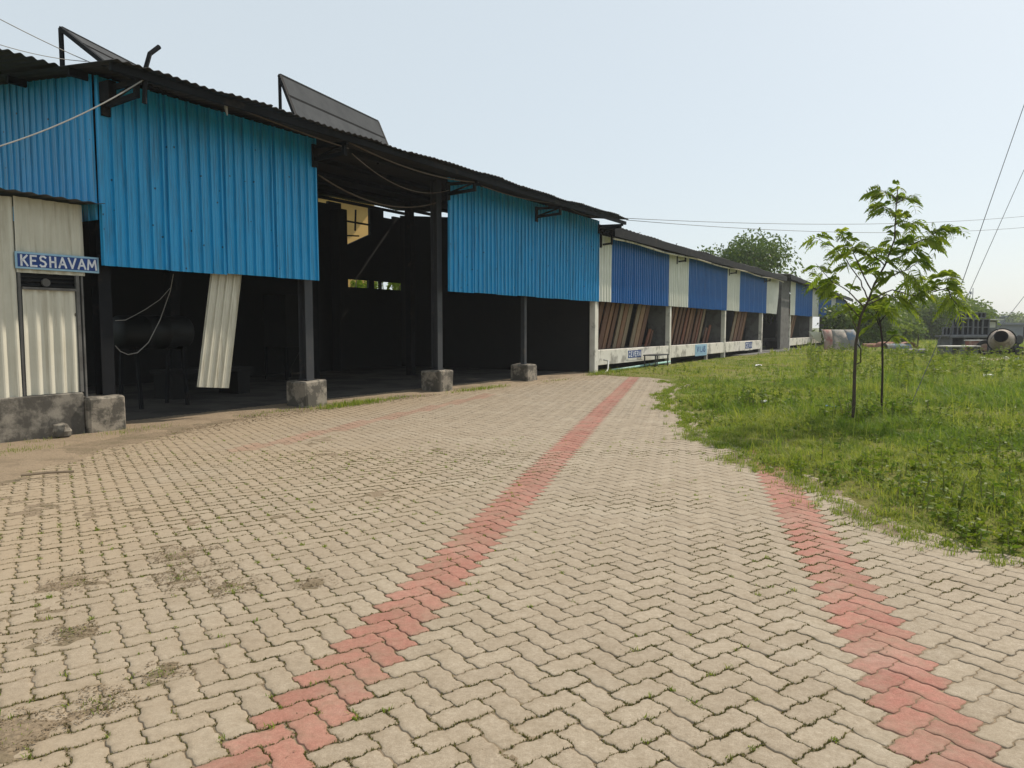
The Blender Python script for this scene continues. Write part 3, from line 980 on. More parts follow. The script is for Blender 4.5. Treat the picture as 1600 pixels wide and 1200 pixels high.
# ---------------------------------------------------------------- corrugated sheet helper (front faces along local x, y is depth)
def rib_profile(x0, x1, pitch, kind, depth):
    """list of (x, offset towards the viewer)"""
    P = []
    if kind == 'box':
        x = x0
        while x < x1 - 1e-6:
            for fx, o in ((0, 0), (0.52, 0), (0.64, 1), (0.86, 1), (0.98, 0)):
                q = x + fx * pitch
                if q < x1:
                    P.append((q, o * depth))
            x += pitch
        P.append((x1, 0))
    elif kind == 'minor':
        x = x0
        while x < x1 - 1e-6:
            for fx, o in ((0, 0), (0.05, .0), (0.09, 1), (0.21, 1), (0.25, 0), (0.5, 0), (0.54, .14), (0.60, .14), (0.64, 0), (0.76, 0), (0.80, .14), (0.86, .14), (0.90, 0)):
                q = x + fx * pitch
                if q < x1:
                    P.append((q, o * depth))
            x += pitch
        P.append((x1, 0))
    else:
        n = max(4, int((x1 - x0) / pitch * 8))
        for i in range(n + 1):
            x = x0 + (x1 - x0) * i / n
            P.append((x, depth * (0.5 + 0.5 * math.cos((x - x0) / pitch * 2 * math.pi))))
    return P


def clad(mb, x0, x1, z0, z1, y, pitch=0.2, depth=0.025, kind='box', sheet_w=1.05, th=0.003, zf0=None, zf1=None, wob=0.006):
    """one run of wall sheeting made of overlapping sheets"""
    n = max(1, round((x1 - x0) / sheet_w))
    for k in range(n):
        a = x0 + (x1 - x0) * k / n; b_ = x0 + (x1 - x0) * (k + 1) / n + (0.02 if k < n - 1 else 0)
        dz = random.uniform(-.012, .012) if n > 1 else 0
        pr = rib_profile(a, b_, pitch, kind, depth)
        lift = 0.004 * (k % 2)
        ph = random.uniform(0, 6)
        rows = 5

        def P(i, j, w_):
            x, o = pr[i]
            t_ = j / (rows - 1)
            lo = (zf0(x) if zf0 else z0) + dz
            hi = zf1(x) if zf1 else z1
            return (x, y - o - lift - w_ + wob * math.sin(ph + 3 * t_ + x * 2.3), lo + (hi - lo) * t_)
        mb.sheet(P, len(pr), rows, th)


# ---------------------------------------------------------------- main blue workshop shed
S0 = 6.25
shed = empty('work_shed', W(S0, FRONT), RB, 'large open fronted shed with bright blue ribbed sheets hung under a black roof', 'shed')
L0 = 17.55            # local length, s = 6.25 .. 23.8
zr = lambda d: 5.25 + 0.112 * (d + 1.1)      # roof top at depth d
mb = MB(); clad(mb, 0.0, 4.36, 2.53, 5.30, 0.0, 0.20, 0.045, 'minor', 1.08)
mb.build('cladding_panel', M['blue'], shed)
mb = MB(); clad(mb, 8.68, 17.5, 2.51, 5.30, 0.0, 0.20, 0.045, 'minor', 1.08)
mb.build('cladding_panel', M['blue'], shed)
# end wall, sheets run along depth: build along local x then swap
mb = MB(); clad(mb, 0.05, 9.0, 3.2, 5.3, 0.0, 0.20, 0.022, 'minor', 1.05, zf1=lambda x: zr(x) - 0.06)
mb.v = [(0.0 + p[1], p[0], p[2]) for p in mb.v]
mb.f = [tuple(reversed(f)) for f in mb.f]
mb.build('end_cladding', M['blue'], shed)
# main roof, ribs run down the slope
mb = MB()
pr = rib_profile(-0.36, 17.62, 0.152, 'sine', 0.026)
RD = [-1.1, -0.6, 0.5, 3, 6, 9.3]
sagx = lambda x: 0.02 * math.sin(x * 0.9) + 0.012 * math.sin(x * 2.7 + 1)
def PR(i, j, w_):
    x, o = pr[i]
    edge = 0.03 * math.sin(int((x + .36) / 0.9) * 2.4) if j == 0 else 0
    return (x, RD[j] + edge, zr(RD[j]) + .004 * x - o * 1.0 - w_ + sagx(x))
mb.sheet(PR, len(pr), len(RD), 0.006)
mb.build('roof', M['roof'], shed)
mb = MB()
pr2 = rib_profile(-1.2, -0.30, 0.152, 'sine', 0.034)
RD2 = [0.35, 1.2, 3, 6, 9.3]
mb.sheet(lambda i, j, w_: (pr2[i][0], RD2[j], zr(RD2[j]) + 0.025 - pr2[i][1] - w_), len(pr2), len(RD2), 0.006)
mb.build('roof_extension', M['roof'], shed)
# purlins and rafters under the roof
for d in (-0.95, 0.12, 1.9, 3.7, 5.5, 7.3, 8.8):
    mb = MB(); mb.box(-0.3, d - 0.035, zr(d) - 0.15, 17.6, d + 0.035, zr(d) - 0.042)
    mb.build('purlin', M['black'], shed)
mb = MB(); mb.box(0.02, 0.05, 2.60, 4.34, 0.10, 2.68); mb.build('sheeting_rail', M['black'], shed)
mb = MB(); mb.box(8.7, 0.05, 2.58, 17.5, 0.10, 2.66); mb.build('sheeting_rail', M['black'], shed)
POSTS = [(0.0, 0.30, 0.20), (4.27, 0.30, 0.20), (8.60, 0.30, 0.20), (12.88, 0.30, 0.13)]
for k, (x, d, wd) in enumerate(POSTS):
    pb = 0.55 if k < 3 else 0.50
    mb = MB()
    mb.box(x - 0.29 + (0.0), d - 0.30, -0.05, x + 0.29, d + 0.30, 0.56 if k == 0 else (0.53 if k < 3 else 0.50), 0.032, 0.02)
    mb.build('footing', M['concrete'], shed)
    if k == 0:
        x += 0.15
    mb = MB()
    if k < 3:                       # rolled I section: web and two flanges
        mb.box(x - wd / 2, d - 0.10, 0.55, x + wd / 2, d - 0.085, 5.25)
        mb.box(x - wd / 2, d + 0.085, 0.55, x + wd / 2, d + 0.10, 5.25)
        mb.box(x - 0.006, d - 0.085, 0.55, x + 0.006, d + 0.085, 5.25)
        mb.box(x - wd / 2 - .04, d - .14, 0.535, x + wd / 2 + .04, d + .14, 0.552)
    else:
        mb.box(x - wd / 2, d - wd / 2, 0.48, x + wd / 2, d + wd / 2, 5.25)
        mb.box(x - .12, d - .12, 0.49, x + .12, d + .12, 0.503)
    po = mb.build('post', M['steel'] if k else M['black'], shed)
# eave brackets
for k, x in enumerate((0.14, 4.28, 8.66, 13.06, 17.46)):
    mb = MB()
    z0 = 4.90; z1 = 5.13
    if k == 4:
        z0 = 5.02
    mb.bar((x, 0.05, z1), (x, -0.92, z1 - 0.03), 0.06, 0.07)
    mb.bar((x, 0.05, z0 - 0.02), (x, -0.86, z0 + 0.02), 0.06, 0.07)
    mb.bar((x, -0.03, z0), (x, -0.80, z1 - 0.05), 0.035, 0.04)
    mb.box(x - .035, -0.86, z0 - 0.02, x + .035, -0.80, z1)
    mb.box(x - .06, -0.06, z0 - 0.16, x + .06, -0.012, z1 + 0.05)
    if k == 0:
        mb.box(x - .10, -0.30, z0 + .02, x + .02, -0.02, 5.2)
        mb.tube([(x + .05, -0.93, z0 - 0.10), (x + .09, -0.93, 5.30), (x + .16, -0.93, 5.52), (x + .30, -0.95, 5.66)], 0.034, 8)
    mb.build('eave_bracket', M['black'], shed)
# rear wall with its openings
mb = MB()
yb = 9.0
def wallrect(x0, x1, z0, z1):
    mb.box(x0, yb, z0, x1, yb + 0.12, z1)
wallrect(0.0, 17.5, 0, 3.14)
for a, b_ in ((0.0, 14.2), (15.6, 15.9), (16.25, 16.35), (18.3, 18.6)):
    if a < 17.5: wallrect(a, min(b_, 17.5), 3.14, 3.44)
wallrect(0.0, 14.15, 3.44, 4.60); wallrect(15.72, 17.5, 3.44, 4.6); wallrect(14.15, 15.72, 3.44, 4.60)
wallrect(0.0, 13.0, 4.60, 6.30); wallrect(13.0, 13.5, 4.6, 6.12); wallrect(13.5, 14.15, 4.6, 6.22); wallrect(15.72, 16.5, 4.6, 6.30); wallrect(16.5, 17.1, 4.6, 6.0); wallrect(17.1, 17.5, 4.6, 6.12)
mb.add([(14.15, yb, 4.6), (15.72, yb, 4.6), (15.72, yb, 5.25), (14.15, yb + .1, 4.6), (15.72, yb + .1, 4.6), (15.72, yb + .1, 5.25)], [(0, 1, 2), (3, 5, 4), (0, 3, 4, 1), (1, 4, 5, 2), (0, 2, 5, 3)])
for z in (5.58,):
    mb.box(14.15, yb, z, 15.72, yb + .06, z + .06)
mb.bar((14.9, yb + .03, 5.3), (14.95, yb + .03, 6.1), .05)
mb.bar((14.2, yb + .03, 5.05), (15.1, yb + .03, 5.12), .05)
mb.build('rear_wall', M['shadedark'], shed)
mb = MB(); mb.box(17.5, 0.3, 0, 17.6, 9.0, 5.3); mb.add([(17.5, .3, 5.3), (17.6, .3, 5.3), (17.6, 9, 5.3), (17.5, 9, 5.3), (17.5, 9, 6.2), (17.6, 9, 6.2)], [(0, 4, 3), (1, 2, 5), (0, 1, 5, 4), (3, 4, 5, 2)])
mb.build('partition_wall', M['shadedark'], shed)
mb = MB(); mb.box(13.4, 8.4, 0, 13.85, 8.85, 5.9, .02); mb.build('brick_column', M['shadedark'], shed)
mb = MB(); mb.box(4.15, 4.6, 0, 4.37, 4.82, 5.75); mb.build('post', M['black'], shed)
mb = MB(); mb.box(8.5, 4.6, 0, 8.72, 4.82, 5.75); mb.build('post', M['black'], shed)
mb = MB(); mb.box(12.8, 4.6, 0, 13.02, 4.82, 5.75); mb.build('post', M['black'], shed)


def local(x, d, z=0.0, s0=S0):
    return W(s0 + x, FRONT - d, z)


# loose sheet hanging askew behind the blue panel
mb = MB()
prs = rib_profile(-0.315, 0.315, 0.152, 'minor', 0.034)
mb.sheet(lambda i, j, w_: (prs[i][0] + 0.36 * (j / 5), 0.0 - prs[i][1] - w_, j * 0.42 - 0.02 * prs[i][0] * (5 - j)), len(prs), 6, 0.004)
mb.build('hanging_sheet', M['cream'], loc=local(1.99, 0.20, 0.54), rz=RB, label='loose cream ribbed sheet hanging askew below the bright blue panel', cat='metal sheet')

# things in the dark of the shed
tk = empty('storage_drum', local(2.6, 2.9), RB, 'dark drum lying on a stand behind the first post in the shadowed workshop', 'drum')
mb = MB(); mb.lathe([(0, -.75), (.30, -.75), (.33, -.70), (.33, -.25), (.345, -.24), (.345, -.2), (.33, -.19), (.33, .19), (.345, .2), (.345, .24), (.33, .25), (.33, .70), (.30, .75), (0, .75)], (0, 0, 1.5), (1, 0, 0), 24)
mb.build('barrel', M['drum'], tk, smooth=True)
for xx in (-.5, .5):
    mb = MB(); mb.bar((xx, -.35, 0), (xx, -.25, 1.2), .06); mb.bar((xx, .35, 0), (xx, .25, 1.2), .06); mb.bar((xx, -.3, 1.18), (xx, .3, 1.18), .06)
    mb.build('stand_leg', M['black'], tk)
bn = empty('work_bench', local(4.6, 4.1), RB, 'low concrete work bench in shade left of the second post', 'bench')
mb = MB(); mb.box(-1.1, -.4, .55, 1.1, .4, .65, .01); mb.build('bench_top', M['shadedark'], bn)
for xx in (-.85, .85):
    mb = MB(); mb.box(xx - .18, -.35, 0, xx + .18, .35, .55, .01); mb.build('leg', M['shadedark'], bn)
hp = empty('dust_hopper', local(9.6, 6.9), RB, 'tall dark sheet metal hopper standing in the depth of the workshop', 'hopper')
mb = MB(); mb.box(-.5, -.5, 1.0, .5, .5, 2.6, .02); mb.build('bin', M['shadedark'], hp)
mb = MB(); mb.lathe([(.62, 1.0), (.12, .35), (.12, .2)], (0, 0, 0), (0, 0, 1), 4); mb.build('chute', M['shadedark'], hp)
for sx in (-1, 1):
    for sy in (-1, 1):
        mb = MB(); mb.bar((sx * .46, sy * .46, 0), (sx * .46, sy * .46, 1.0), .07); mb.build('leg', M['black'], hp)

# ---------------------------------------------------------------- solar panels on the roof
def solar(P00, P01, low, label):
    """P00/P01: ends of the raised edge (s, n, z), low: (ds, dn, dz) down to the eave side"""
    a = Vector(W(*P00)); b_ = Vector(W(*P01))
    dn_ = Vector(W(low[0], low[1], low[2]))
    root = empty('solar_panel', tuple(a - Vector((0, 0, .5))), 0, label, 'solar panel', 'solar panels on the workshop roof')
    o = Vector(root.location)
    u = (b_ - a); v_ = dn_
    nrm = u.cross(v_).normalized()
    if nrm.z < 0: nrm = -nrm
    A_ = a - o
    def slab(p, ul, vl, th0, th1):
        P = [p + nrm * th0, p + ul + nrm * th0, p + ul + vl + nrm * th0, p + vl + nrm * th0, p + nrm * th1, p + ul + nrm * th1, p + ul + vl + nrm * th1, p + vl + nrm * th1]
        m_ = MB(); m_.add([tuple(x) for x in P], [(0, 1, 2, 3), (7, 6, 5, 4), (0, 4, 5, 1), (1, 5, 6, 2), (2, 6, 7, 3), (3, 7, 4, 0)])
        return m_
    slab(A_ + u * .01 + v_ * .02, u * .98, v_ * .96, 0.015, 0.022).build('backsheet', M['backsheet'], root)
    slab(A_ + u * .01 + v_ * .02, u * .98, v_ * .96, 0.002, 0.010).build('cell_face', M['cells'], root)
    f = MB()
    un = u.normalized(); vn = v_.normalized()
    for p, q in ((A_, A_ + u), (A_ + v_, A_ + u + v_), (A_, A_ + v_), (A_ + u, A_ + u + v_), (A_ + v_ * .5, A_ + u + v_ * .5)):
        f.bar(tuple(p), tuple(q), 0.06, 0.06)
    f.build('frame', M['solarframe'], root)
    for q in (A_, A_ + u):
        w0 = q + o
        n_ = NX[0] * w0.x + NX[1] * w0.y
        zb = zr(FRONT - n_) - 0.02
        m_ = MB(); m_.bar(tuple(q), (q.x, q.y, zb - o.z), 0.05); m_.build('leg', M['black'], root)
    for q in (A_ + v_, A_ + u + v_):
        w0 = q + o
        zb = zr(FRONT - (NX[0] * w0.x + NX[1] * w0.y)) - 0.02
        m_ = MB(); m_.bar(tuple(q), (q.x, q.y, zb - o.z), 0.05); m_.build('leg', M['black'], root)
    j = A_ + u * .1 + v_ * .25
    m_ = MB(); m_.tube([tuple(j), tuple(j - nrm * .1 + un * .15), tuple(j + un * .22 + vn * .2), tuple(j + vn * .3)], 0.012, 6); m_.build('cable', M['rubber'], root)
    return root


solar((6.02, -11.5, 5.97), (8.2, -12.35, 5.97), (0.10, 0.90, -0.62), 'smaller tilted solar panel rising above the near roof corner by the end wall')
solar((10.08, -11.5, 6.45), (13.5, -12.08, 6.45), (0.0, 0.42, -0.85), 'larger tilted solar panel on two posts above the middle of the black roof')

# ---------------------------------------------------------------- cream store hut
hut = empty('store_hut', W(4.93, -11.25), RB, 'small cream ribbed metal hut on a damp stained plinth beside the blue shed', 'hut')
# local x = s - 5.0, y = depth behind n = -11.4
mb = MB(); clad(mb, -1.6, 0.20, 0.63, 3.38, 0.0, 0.175, 0.045, 'sine', 1.8); mb.build('wall_sheet', M['cream'], hut)
mb = MB(); clad(mb, 0.20, 1.14, 2.36, 3.40, 0.0, 0.175, 0.035, 'sine', 1.2); mb.build('wall_sheet', M['cream'], hut)
mb = MB(); mb.box(-1.6, 0.06, 0.6, 1.10, 0.08, 0.62); mb.box(1.06, 0.04, .62, 1.10, 2.5, 3.3); mb.build('side_sheet', M['black'], hut)
mb = MB(); mb.box(-1.6, -0.06, -0.05, 1.02, 2.5, 0.63, .015, .01); mb.build('plinth', M['plinth'], hut)
fr_ = MB()
fr_.bar((0.235, -.012, 0.64), (0.235, -.012, 2.36), .03); fr_.bar((1.02, -.012, 0.64), (1.02, -.012, 2.36), .045); fr_.bar((1.09, -.01, 0.5), (1.09, -.01, 2.36), .025)
fr_.build('door_frame', M['grayplaster'], hut)
dr = MB(); clad(dr, 0.255, 0.985, 0.64, 2.14, -0.004, 0.165, 0.032, 'sine', 1.2); dr = dr.build('door', M['cream'], hut)
mb = MB(); mb.bar((0.255, -.05, 2.145), (0.99, -.05, 2.145), .035, .035); mb.build('top_rail', M['grayplaster'], dr)
mb = MB(); mb.box(0.25, 0.03, 2.14, 1.0, 0.05, 2.38); mb.build('vent', M['black'], hut)
vl = MB()
for z in (2.19, 2.25, 2.31):
    vl.bar((0.25, 0.01, z), (1.0, 0.01, z), .018)
vl.build('vent_bar', M['shadedark'], hut)
mb = MB(); mb.lathe([(0, -.02), (.055, -.02), (.06, 0), (.055, .02), (0, .02)], (0.58, -.02, 2.235), (0, 1, 0), 20); mb.build('round_plate', M['grayplaster'], hut)
mb = MB()
prh = rib_profile(-1.8, 1.32, 0.2, 'sine', 0.02)
mb.sheet(lambda i, j, w_: (prh[i][0], -0.32 + 1.4 * j, 3.44 - 0.01 * prh[i][0] + 0.10 * j - prh[i][1] - w_), len(prh), 3, 0.006)
mb.build('hut_roof', M['steel'], hut)


# hand painted letters as brush strokes
GL = {'K': [[(0, 0), (0, 1)], [(.62, 1), (.03, .45)], [(.2, .58), (.66, 0)]],
      'E': [[(.6, 1), (0, 1), (0, 0), (.62, 0)], [(0, .52), (.5, .52)]],
      'S': [[(.62, .88), (.45, 1), (.15, 1), (.02, .82), (.1, .6), (.5, .46), (.64, .26), (.5, .02), (.15, 0), (0, .12)]],
      'H': [[(0, 0), (0, 1)], [(.6, 0), (.6, 1)], [(0, .52), (.6, .52)]],
      'I': [[(.1, 0), (.1, 1)]],
      'A': [[(0, 0), (.36, 1), (.72, 0)], [(.14, .34), (.58, .34)]],
      'V': [[(0, 1), (.36, 0), (.72, 1)]],
      'M': [[(0, 0), (.1, 1), (.42, .3), (.74, 1), (.84, 0)]],
      'C': [[(.6, .85), (.42, 1), (.18, 1), (0, .75), (0, .25), (.18, 0), (.42, 0), (.6, .15)]],
      'R': [[(0, 0), (0, 1), (.45, 1), (.6, .78), (.45, .52), (0, .52)], [(.3, .52), (.62, 0)]],
      'L': [[(0, 1), (0, 0), (.55, 0)]]}


def letter(mb, ch, x, z, w_, h, st, y, lift=0.0025):
    for ln in GL[ch]:
        pts = [(x + p[0] * w_ / 0.72, z + p[1] * h) for p in ln]
        for k in range(len(pts) - 1):
            p, q = Vector(pts[k]), Vector(pts[k + 1])
            d = (q - p).normalized(); n_ = Vector((-d.y, d.x)) * st / 2
            p = p - d * st * .35; q = q + d * st * .35
            yy = y - lift - 0.0007 * (k % 3)
            Q = [p - n_, q - n_, q + n_, p + n_]
            V = [(c.x, yy, c.y) for c in Q] + [(c.x, y + .001, c.y) for c in Q]
            mb.add(V, [(0, 1, 2, 3), (0, 4, 5, 1), (1, 5, 6, 2), (2, 6, 7, 3), (3, 7, 4, 0)])


sg = empty('name_sign', W(5.105, -11.18, 2.41), RB, 'blue hand painted sign reading KESHAVAM in white above the hut door', 'sign')
mb = MB(); mb.box(0, 0, 0, 1.15, .018, .235, .003); mb.build('border', M['signpale'], sg)
mb = MB(); mb.box(.028, -.003, .028, 1.122, .004, .207); mb.build('board', M['signblue'], sg)
mb = MB(); x = .075
for ch, wd_l in (('K', .085), ('E', .085), ('S', .085), ('H', .085), ('A', .095), ('V', .10), ('A', .10), ('M', .105)):
    letter(mb, ch, x, .05 + random.uniform(-.004, .004), wd_l, .14, .025, -.003)
    x += wd_l + .037 + (0.012 if ch in 'SM' else 0)
mb.build('lettering', M['signwhite'], sg)

# ---------------------------------------------------------------- storage sheds with striped cladding
def storage(name, s0, strips, posts, z_eave, zdrop, label, beam=True, bays=()):
    root = empty(name, W(s0, FRONT), RB, label, 'shed')
    Lx = strips[-1][1] - s0
    ze = lambda x: z_eave - zdrop * x / Lx
    for a, b_, kind in strips:
        mb = MB()
        tilt = 0.22 if kind == 'tilt' else 0
        clad(mb, a - s0, b_ - s0 - .006, 2.52, 0, -0.0 if kind != 'tilt' else -0.02, 0.21 if kind == 'blue' else 0.24, 0.028, 'box', 1.05 if kind == 'blue' else 1.4, zf1=lambda x: ze(x) - 0.02)
        if kind == 'tilt':
            mb.v = [(p[0] - 0.9 * max(0, (p[0] - (a - s0)) / (b_ - a)) * max(0, (3.9 - p[2]) / 1.4) * .5 , p[1], p[2]) for p in mb.v]
        mb.build('cladding_panel', M['navy'] if kind == 'blue' else M['whitesheet'], root)
    for p in posts:
        mb = MB(); x = p - s0
        hw = .15 if p < 24 else .10
        mb.box(x - hw, .03, -.05, x + hw, .24, 2.62, .012, .006); mb.build('post', M['whitewash'], root)
        if p > 24:
            mb = MB(); mb.box(x - .07, .24, -.05, x + .07, 1.05, 4.6); mb.build('bay_wall', M['grayplaster'], root)
    if beam:
        for a, b_ in bays:
            mb = MB(); mb.box(a - s0 + .16, .04, .26, b_ - s0 - .16, .22, .80, .012, .006); mb.build('kerb_beam', M['whitewash'], root)
            mb = MB(); mb.box(a - s0 + .16, .22, .62, b_ - s0 - .16, 2.2, .78); mb.build('bench_slab', M['grayplaster'], root)
    mb = MB(); mb.box(0.0, 4.0, 0, Lx, 4.15, 4.9); mb.build('rear_wall', M['shadedark'], root)
    mb = MB(); mb.box(0.0, .9, 0, Lx, 1.0, .6); mb.build('base_wall', M['shadedark'], root)
    pr = rib_profile(0.0, Lx + 0.2, 0.35, 'sine', 0.03)
    Dp = [-0.50, 0.2, 2, 4.3]
    zz = lambda x, d: ze(x) + 0.15 + 0.075 * (d + .5) + .025 * math.sin(x * .7) + .015 * math.sin(x * 1.9)
    mb = MB(); mb.sheet(lambda i, j, w_: (pr[i][0], Dp[j], zz(pr[i][0], Dp[j]) + .10 - pr[i][1] - w_), len(pr), 4, .01); mb.build('roof', M['roofpale'], root)
    mb = MB(); mb.add([(x, d, ze(x) + z) for x in (0.0, Lx) for d, z in ((-.58, -.10), (-.52, -.10), (-.52, .20), (-.58, .20))], [(0, 1, 2, 3), (7, 6, 5, 4), (0, 4, 5, 1), (1, 5, 6, 2), (2, 6, 7, 3), (3, 7, 4, 0)])
    mb.build('fascia', M['black'], root)
    return root, ze


ST2 = [(23.80, 24.86, 'white'), (24.86, 30.86, 'blue'), (30.86, 33.53, 'white'), (33.53, 39.94, 'blue'), (39.94, 42.55, 'white'), (42.55, 49.1, 'blue'), (49.1, 52.4, 'tilt')]
P2 = [23.7, 31.3, 39.9, 48.3]
sh2, ze2 = storage('storage_shed', 23.82, ST2, P2, 4.86, 0.05, 'long storage shed with dark blue and white striped sheeting over timber bays', True, [(23.7, 31.3), (31.3, 39.9), (39.9, 48.3)])
# gutter pipe and brackets under its eave
mb = MB(); mb.tube([(x, -.40 - .02 * math.sin(x), 4.70 + .03 * math.sin(x * .8) - .02 * (x > 20)) for x in np.arange(0.3, 28.6, .8)], .035, 6); mb.build('gutter_pipe', M['whitewash'], sh2)
for x in (.25, 8.2, 16.6, 24.6):
    mb = MB(); mb.bar((x, .02, 4.52), (x, -.38, 4.55), .06); mb.box(x - .25, -.05, 4.4, x - .15, .02, 4.85); mb.box(x - .03, -.38, 4.5, x + .03, -.32, 4.8); mb.build('eave_bracket', M['black'], sh2)
for x in (12.9, 24.2):
    mb = MB(); mb.box(x + 7.5 * 0 - 0.0, .05, -.05, x + .14, .18, .27); mb.build('stub_post', M['whitewash'], sh2)
# loose sheets and ridge end on that roof
for x, y, z, r in ((0.6, .3, 5.08, .15), (1.5, .2, 5.12, -.1)):
    mb = MB(); mb.sheet(lambda i, j, w_: (x + i * .12, y + j * .5, z + .05 * math.sin(i * 1.6) + r * j * .3 - w_), 9, 3, .008); mb.build('loose_roof_sheet', M['roof'], sh2)
for x in (4.6, 9.1, 13.6):
    mb = MB(); mb.tube([(x, .4, 5.0), (x, .4, 5.42), (x + .12, .4, 5.45)], .018, 5); mb.build('roof_rod', M['steel'], sh2)
for k in range(4):
    mb = MB(); mb.bar((25.5 + k * .3, -.2 + .3 * k, 5.02 + .07 * k), (30.8, -.2 + .5 * k, 5.00 + .13 * k), .10, .06); mb.build('roof_batten', M['black'], sh2)

ST3 = [(56.6, 58.4, 'white'), (58.4, 65.4, 'blue'), (65.4, 68.4, 'white'), (68.4, 75.4, 'blue'), (75.4, 78.2, 'white'), (78.2, 85.3, 'blue'), (85.3, 86.3, 'white')]
P3 = [57.0, 66.0, 75.8, 85.0]
sh3, ze3 = storage('storage_shed', 53.6, ST3, P3, 5.05, 0.62, 'far storage shed with narrow blue and white stripes behind the sapling', True, [(57.0, 66.0), (66.0, 75.8)])
mb = MB(); mb.box(.2, .05, -.05, 2.9, .25, 4.95); mb.build('end_wall', M['grayplaster'], sh3)
mb = MB(); mb.box(-5.2, 3.0, 0, -.2, 3.2, 3.4); mb.build('link_wall', M['shadedark'], sh3)
# apron slabs in front of the gap
mb = MB(); mb.box(0, -.9, -.04, 9, 1.5, .07, .01); tag(mb.build('path', M['grayplaster'], loc=W(48.6, FRONT), rz=RB), kind='structure')
mb = MB(); mb.box(0, -.5, -.04, 7, .3, .05, .01); tag(mb.build('kerb', M['grayplaster'], loc=W(42.0, FRONT), rz=RB), kind='structure')

# planks: one thing each
ORD = ['first', 'second', 'third', 'fourth', 'fifth', 'sixth', 'seventh', 'eighth', 'ninth', 'tenth', 'eleventh', 'twelfth', 'thirteenth', 'fourteenth']


def planks(slist, bayname, group, hs=None, zb=.79):
    for k, (s, wd, ln, tone) in enumerate(slist):
        mb = MB()
        lean = random.uniform(.15, .21) if ln > 1.5 else random.uniform(.2, .35)
        fw = .30 * ln / 2.1
        n = 4
        V = []
        th = .045
        for j in range(n + 1):
            t_ = j / n
            cx = lean * ln * t_ + .012 * math.sin(3 * t_ + k)
            cy = -fw * t_
            cz = ln * t_
            for a, b_ in ((-wd / 2, 0), (wd / 2, 0), (wd / 2, th), (-wd / 2, th)):
                V.append((cx + a, cy + b_, cz + a * -.05 * (j == n)))
        F = [(3, 2, 1, 0), (n * 4, n * 4 + 1, n * 4 + 2, n * 4 + 3)]
        for j in range(n):
            for q in range(4):
                F.append((j * 4 + q, j * 4 + (q + 1) % 4, j * 4 + 4 + (q + 1) % 4, j * 4 + 4 + q))
        mb.add(V, F)
        kind = 'short' if ln < 1.2 else 'long'
        mb.build('plank', WOODS[tone], loc=W(s, FRONT - .72 - .012 * (k % 3), zb), rz=RB,
                 label=f'{WOOD_WORD[tone]} {kind} plank, {ORD[k]} from the left leaning in the {bayname}', cat='plank', group=group)


def run(s0, n, step, tones=None, ln=2.15):
    out = []
    for k in range(n):
        out.append((s0 + k * step + random.uniform(-.04, .04), random.uniform(.26, .38), ln + random.uniform(-.05, .1), random.choice([0, 1, 2, 4, 3, 4, 2])))
    return out


L1 = run(24.0, 9, .46) + [(28.5, .34, 2.15, 3), (29.0, .4, 2.2, 1), (29.5, .4, 2.2, 4), (30.15, .24, .75, 2), (30.55, .2, .7, 4)]
planks(L1, 'nearest timber bay', 'timber planks in the nearest bay')
L2 = run(31.6, 12, .54) + [(38.3, .3, .8, 4), (38.9, .32, .95, 2)]
planks(L2, 'middle timber bay', 'timber planks in the middle bay')
L3 = [(40.9, .4, .95, 2), (43.6, .5, 2.2, 3), (44.4, .6, 2.2, 0), (45.1, .5, 2.2, 4), (45.8, .5, 2.2, 0)]
planks(L3, 'third timber bay', 'timber planks in the third bay')
L4 = [(57.6, .55, 2.2, 1), (58.4, .6, 2.2, 0), (59.3, .6, 2.2, 3), (60.2, .5, 2.2, 1), (61.0, .6, 2.2, 0)]
planks(L4, 'far shed behind the saplings', 'timber planks in the far shed')

# small signs on the kerb beams
def plate(s, z, w_, h, text, label, plain=False):
    r = empty('beam_sign', W(s, FRONT - .035, z), RB, label, 'sign')
    mb = MB(); mb.box(-.12 * w_, -.004, -.30 * h, w_ * 1.12, .006, h * 1.12, .002); mb.build('white_patch', M['signpale'] if plain else M['whitewash'], r)
    mb = MB(); mb.box(0, -.010, 0, w_, -.002, h, .002); mb.build('board', M['signblue'] if not plain else M['signpale'], r)
    mb = MB(); n = len(text); st = w_ / (n + .4)
    for k, ch in enumerate(text):
        letter(mb, ch, .25 * st + k * st + .1 * st, h * .2, st * .66, h * .6, h * .13, -.010, .004)
    mb.build('lettering', M['signwhite'] if not plain else M['signblue'], r)
    return r


plate(26.55, .42, 1.35, .29, 'CEVERA', 'small blue plate with white capitals on the nearest white kerb beam')
plate(35.0, .34, 1.5, .40, 'VILAS', 'faded pale blue notice on the middle kerb beam above a stub post', True)
plate(44.2, .36, 1.6, .38, 'CEVA', 'blue plate on the third kerb beam under leaning planks')

# pipes, pipe stand at the near end of the storage shed
mb = MB(); mb.tube([W(24.0, -11.0, .45), W(24.1, -10.85, .42), W(23.95, -10.8, .12), W(23.7, -10.75, .04), W(23.3, -10.7, .04)], .03, 8)
mb.build('drain_pipe', M['pvc'], smooth=True, label='short bent white drain pipe at the foot of the first white post', cat='pipe')
mb = MB(); mb.tube([W(24.6, -10.95, .05), W(26.4, -10.93, .07), W(28.2, -10.95, .10), W(30.8, -10.96, .12)], .045, 8)
mb.build('water_pipe', M['pvcgreen'], smooth=True, label='pale green plastic pipe lying along the base of the storage shed', cat='pipe')
fs = empty('metal_stool', W(28.6, -10.65), RB, 'rusty metal frame stand in the grass before the nearest kerb beam', 'stand')
for x, y in ((-.9, -.2), (.5, -.2), (-.9, .25), (.5, .25)):
    mb = MB(); mb.bar((x, y, -.02), (x, y, .50), .04); mb.build('leg', M['steel'], fs)
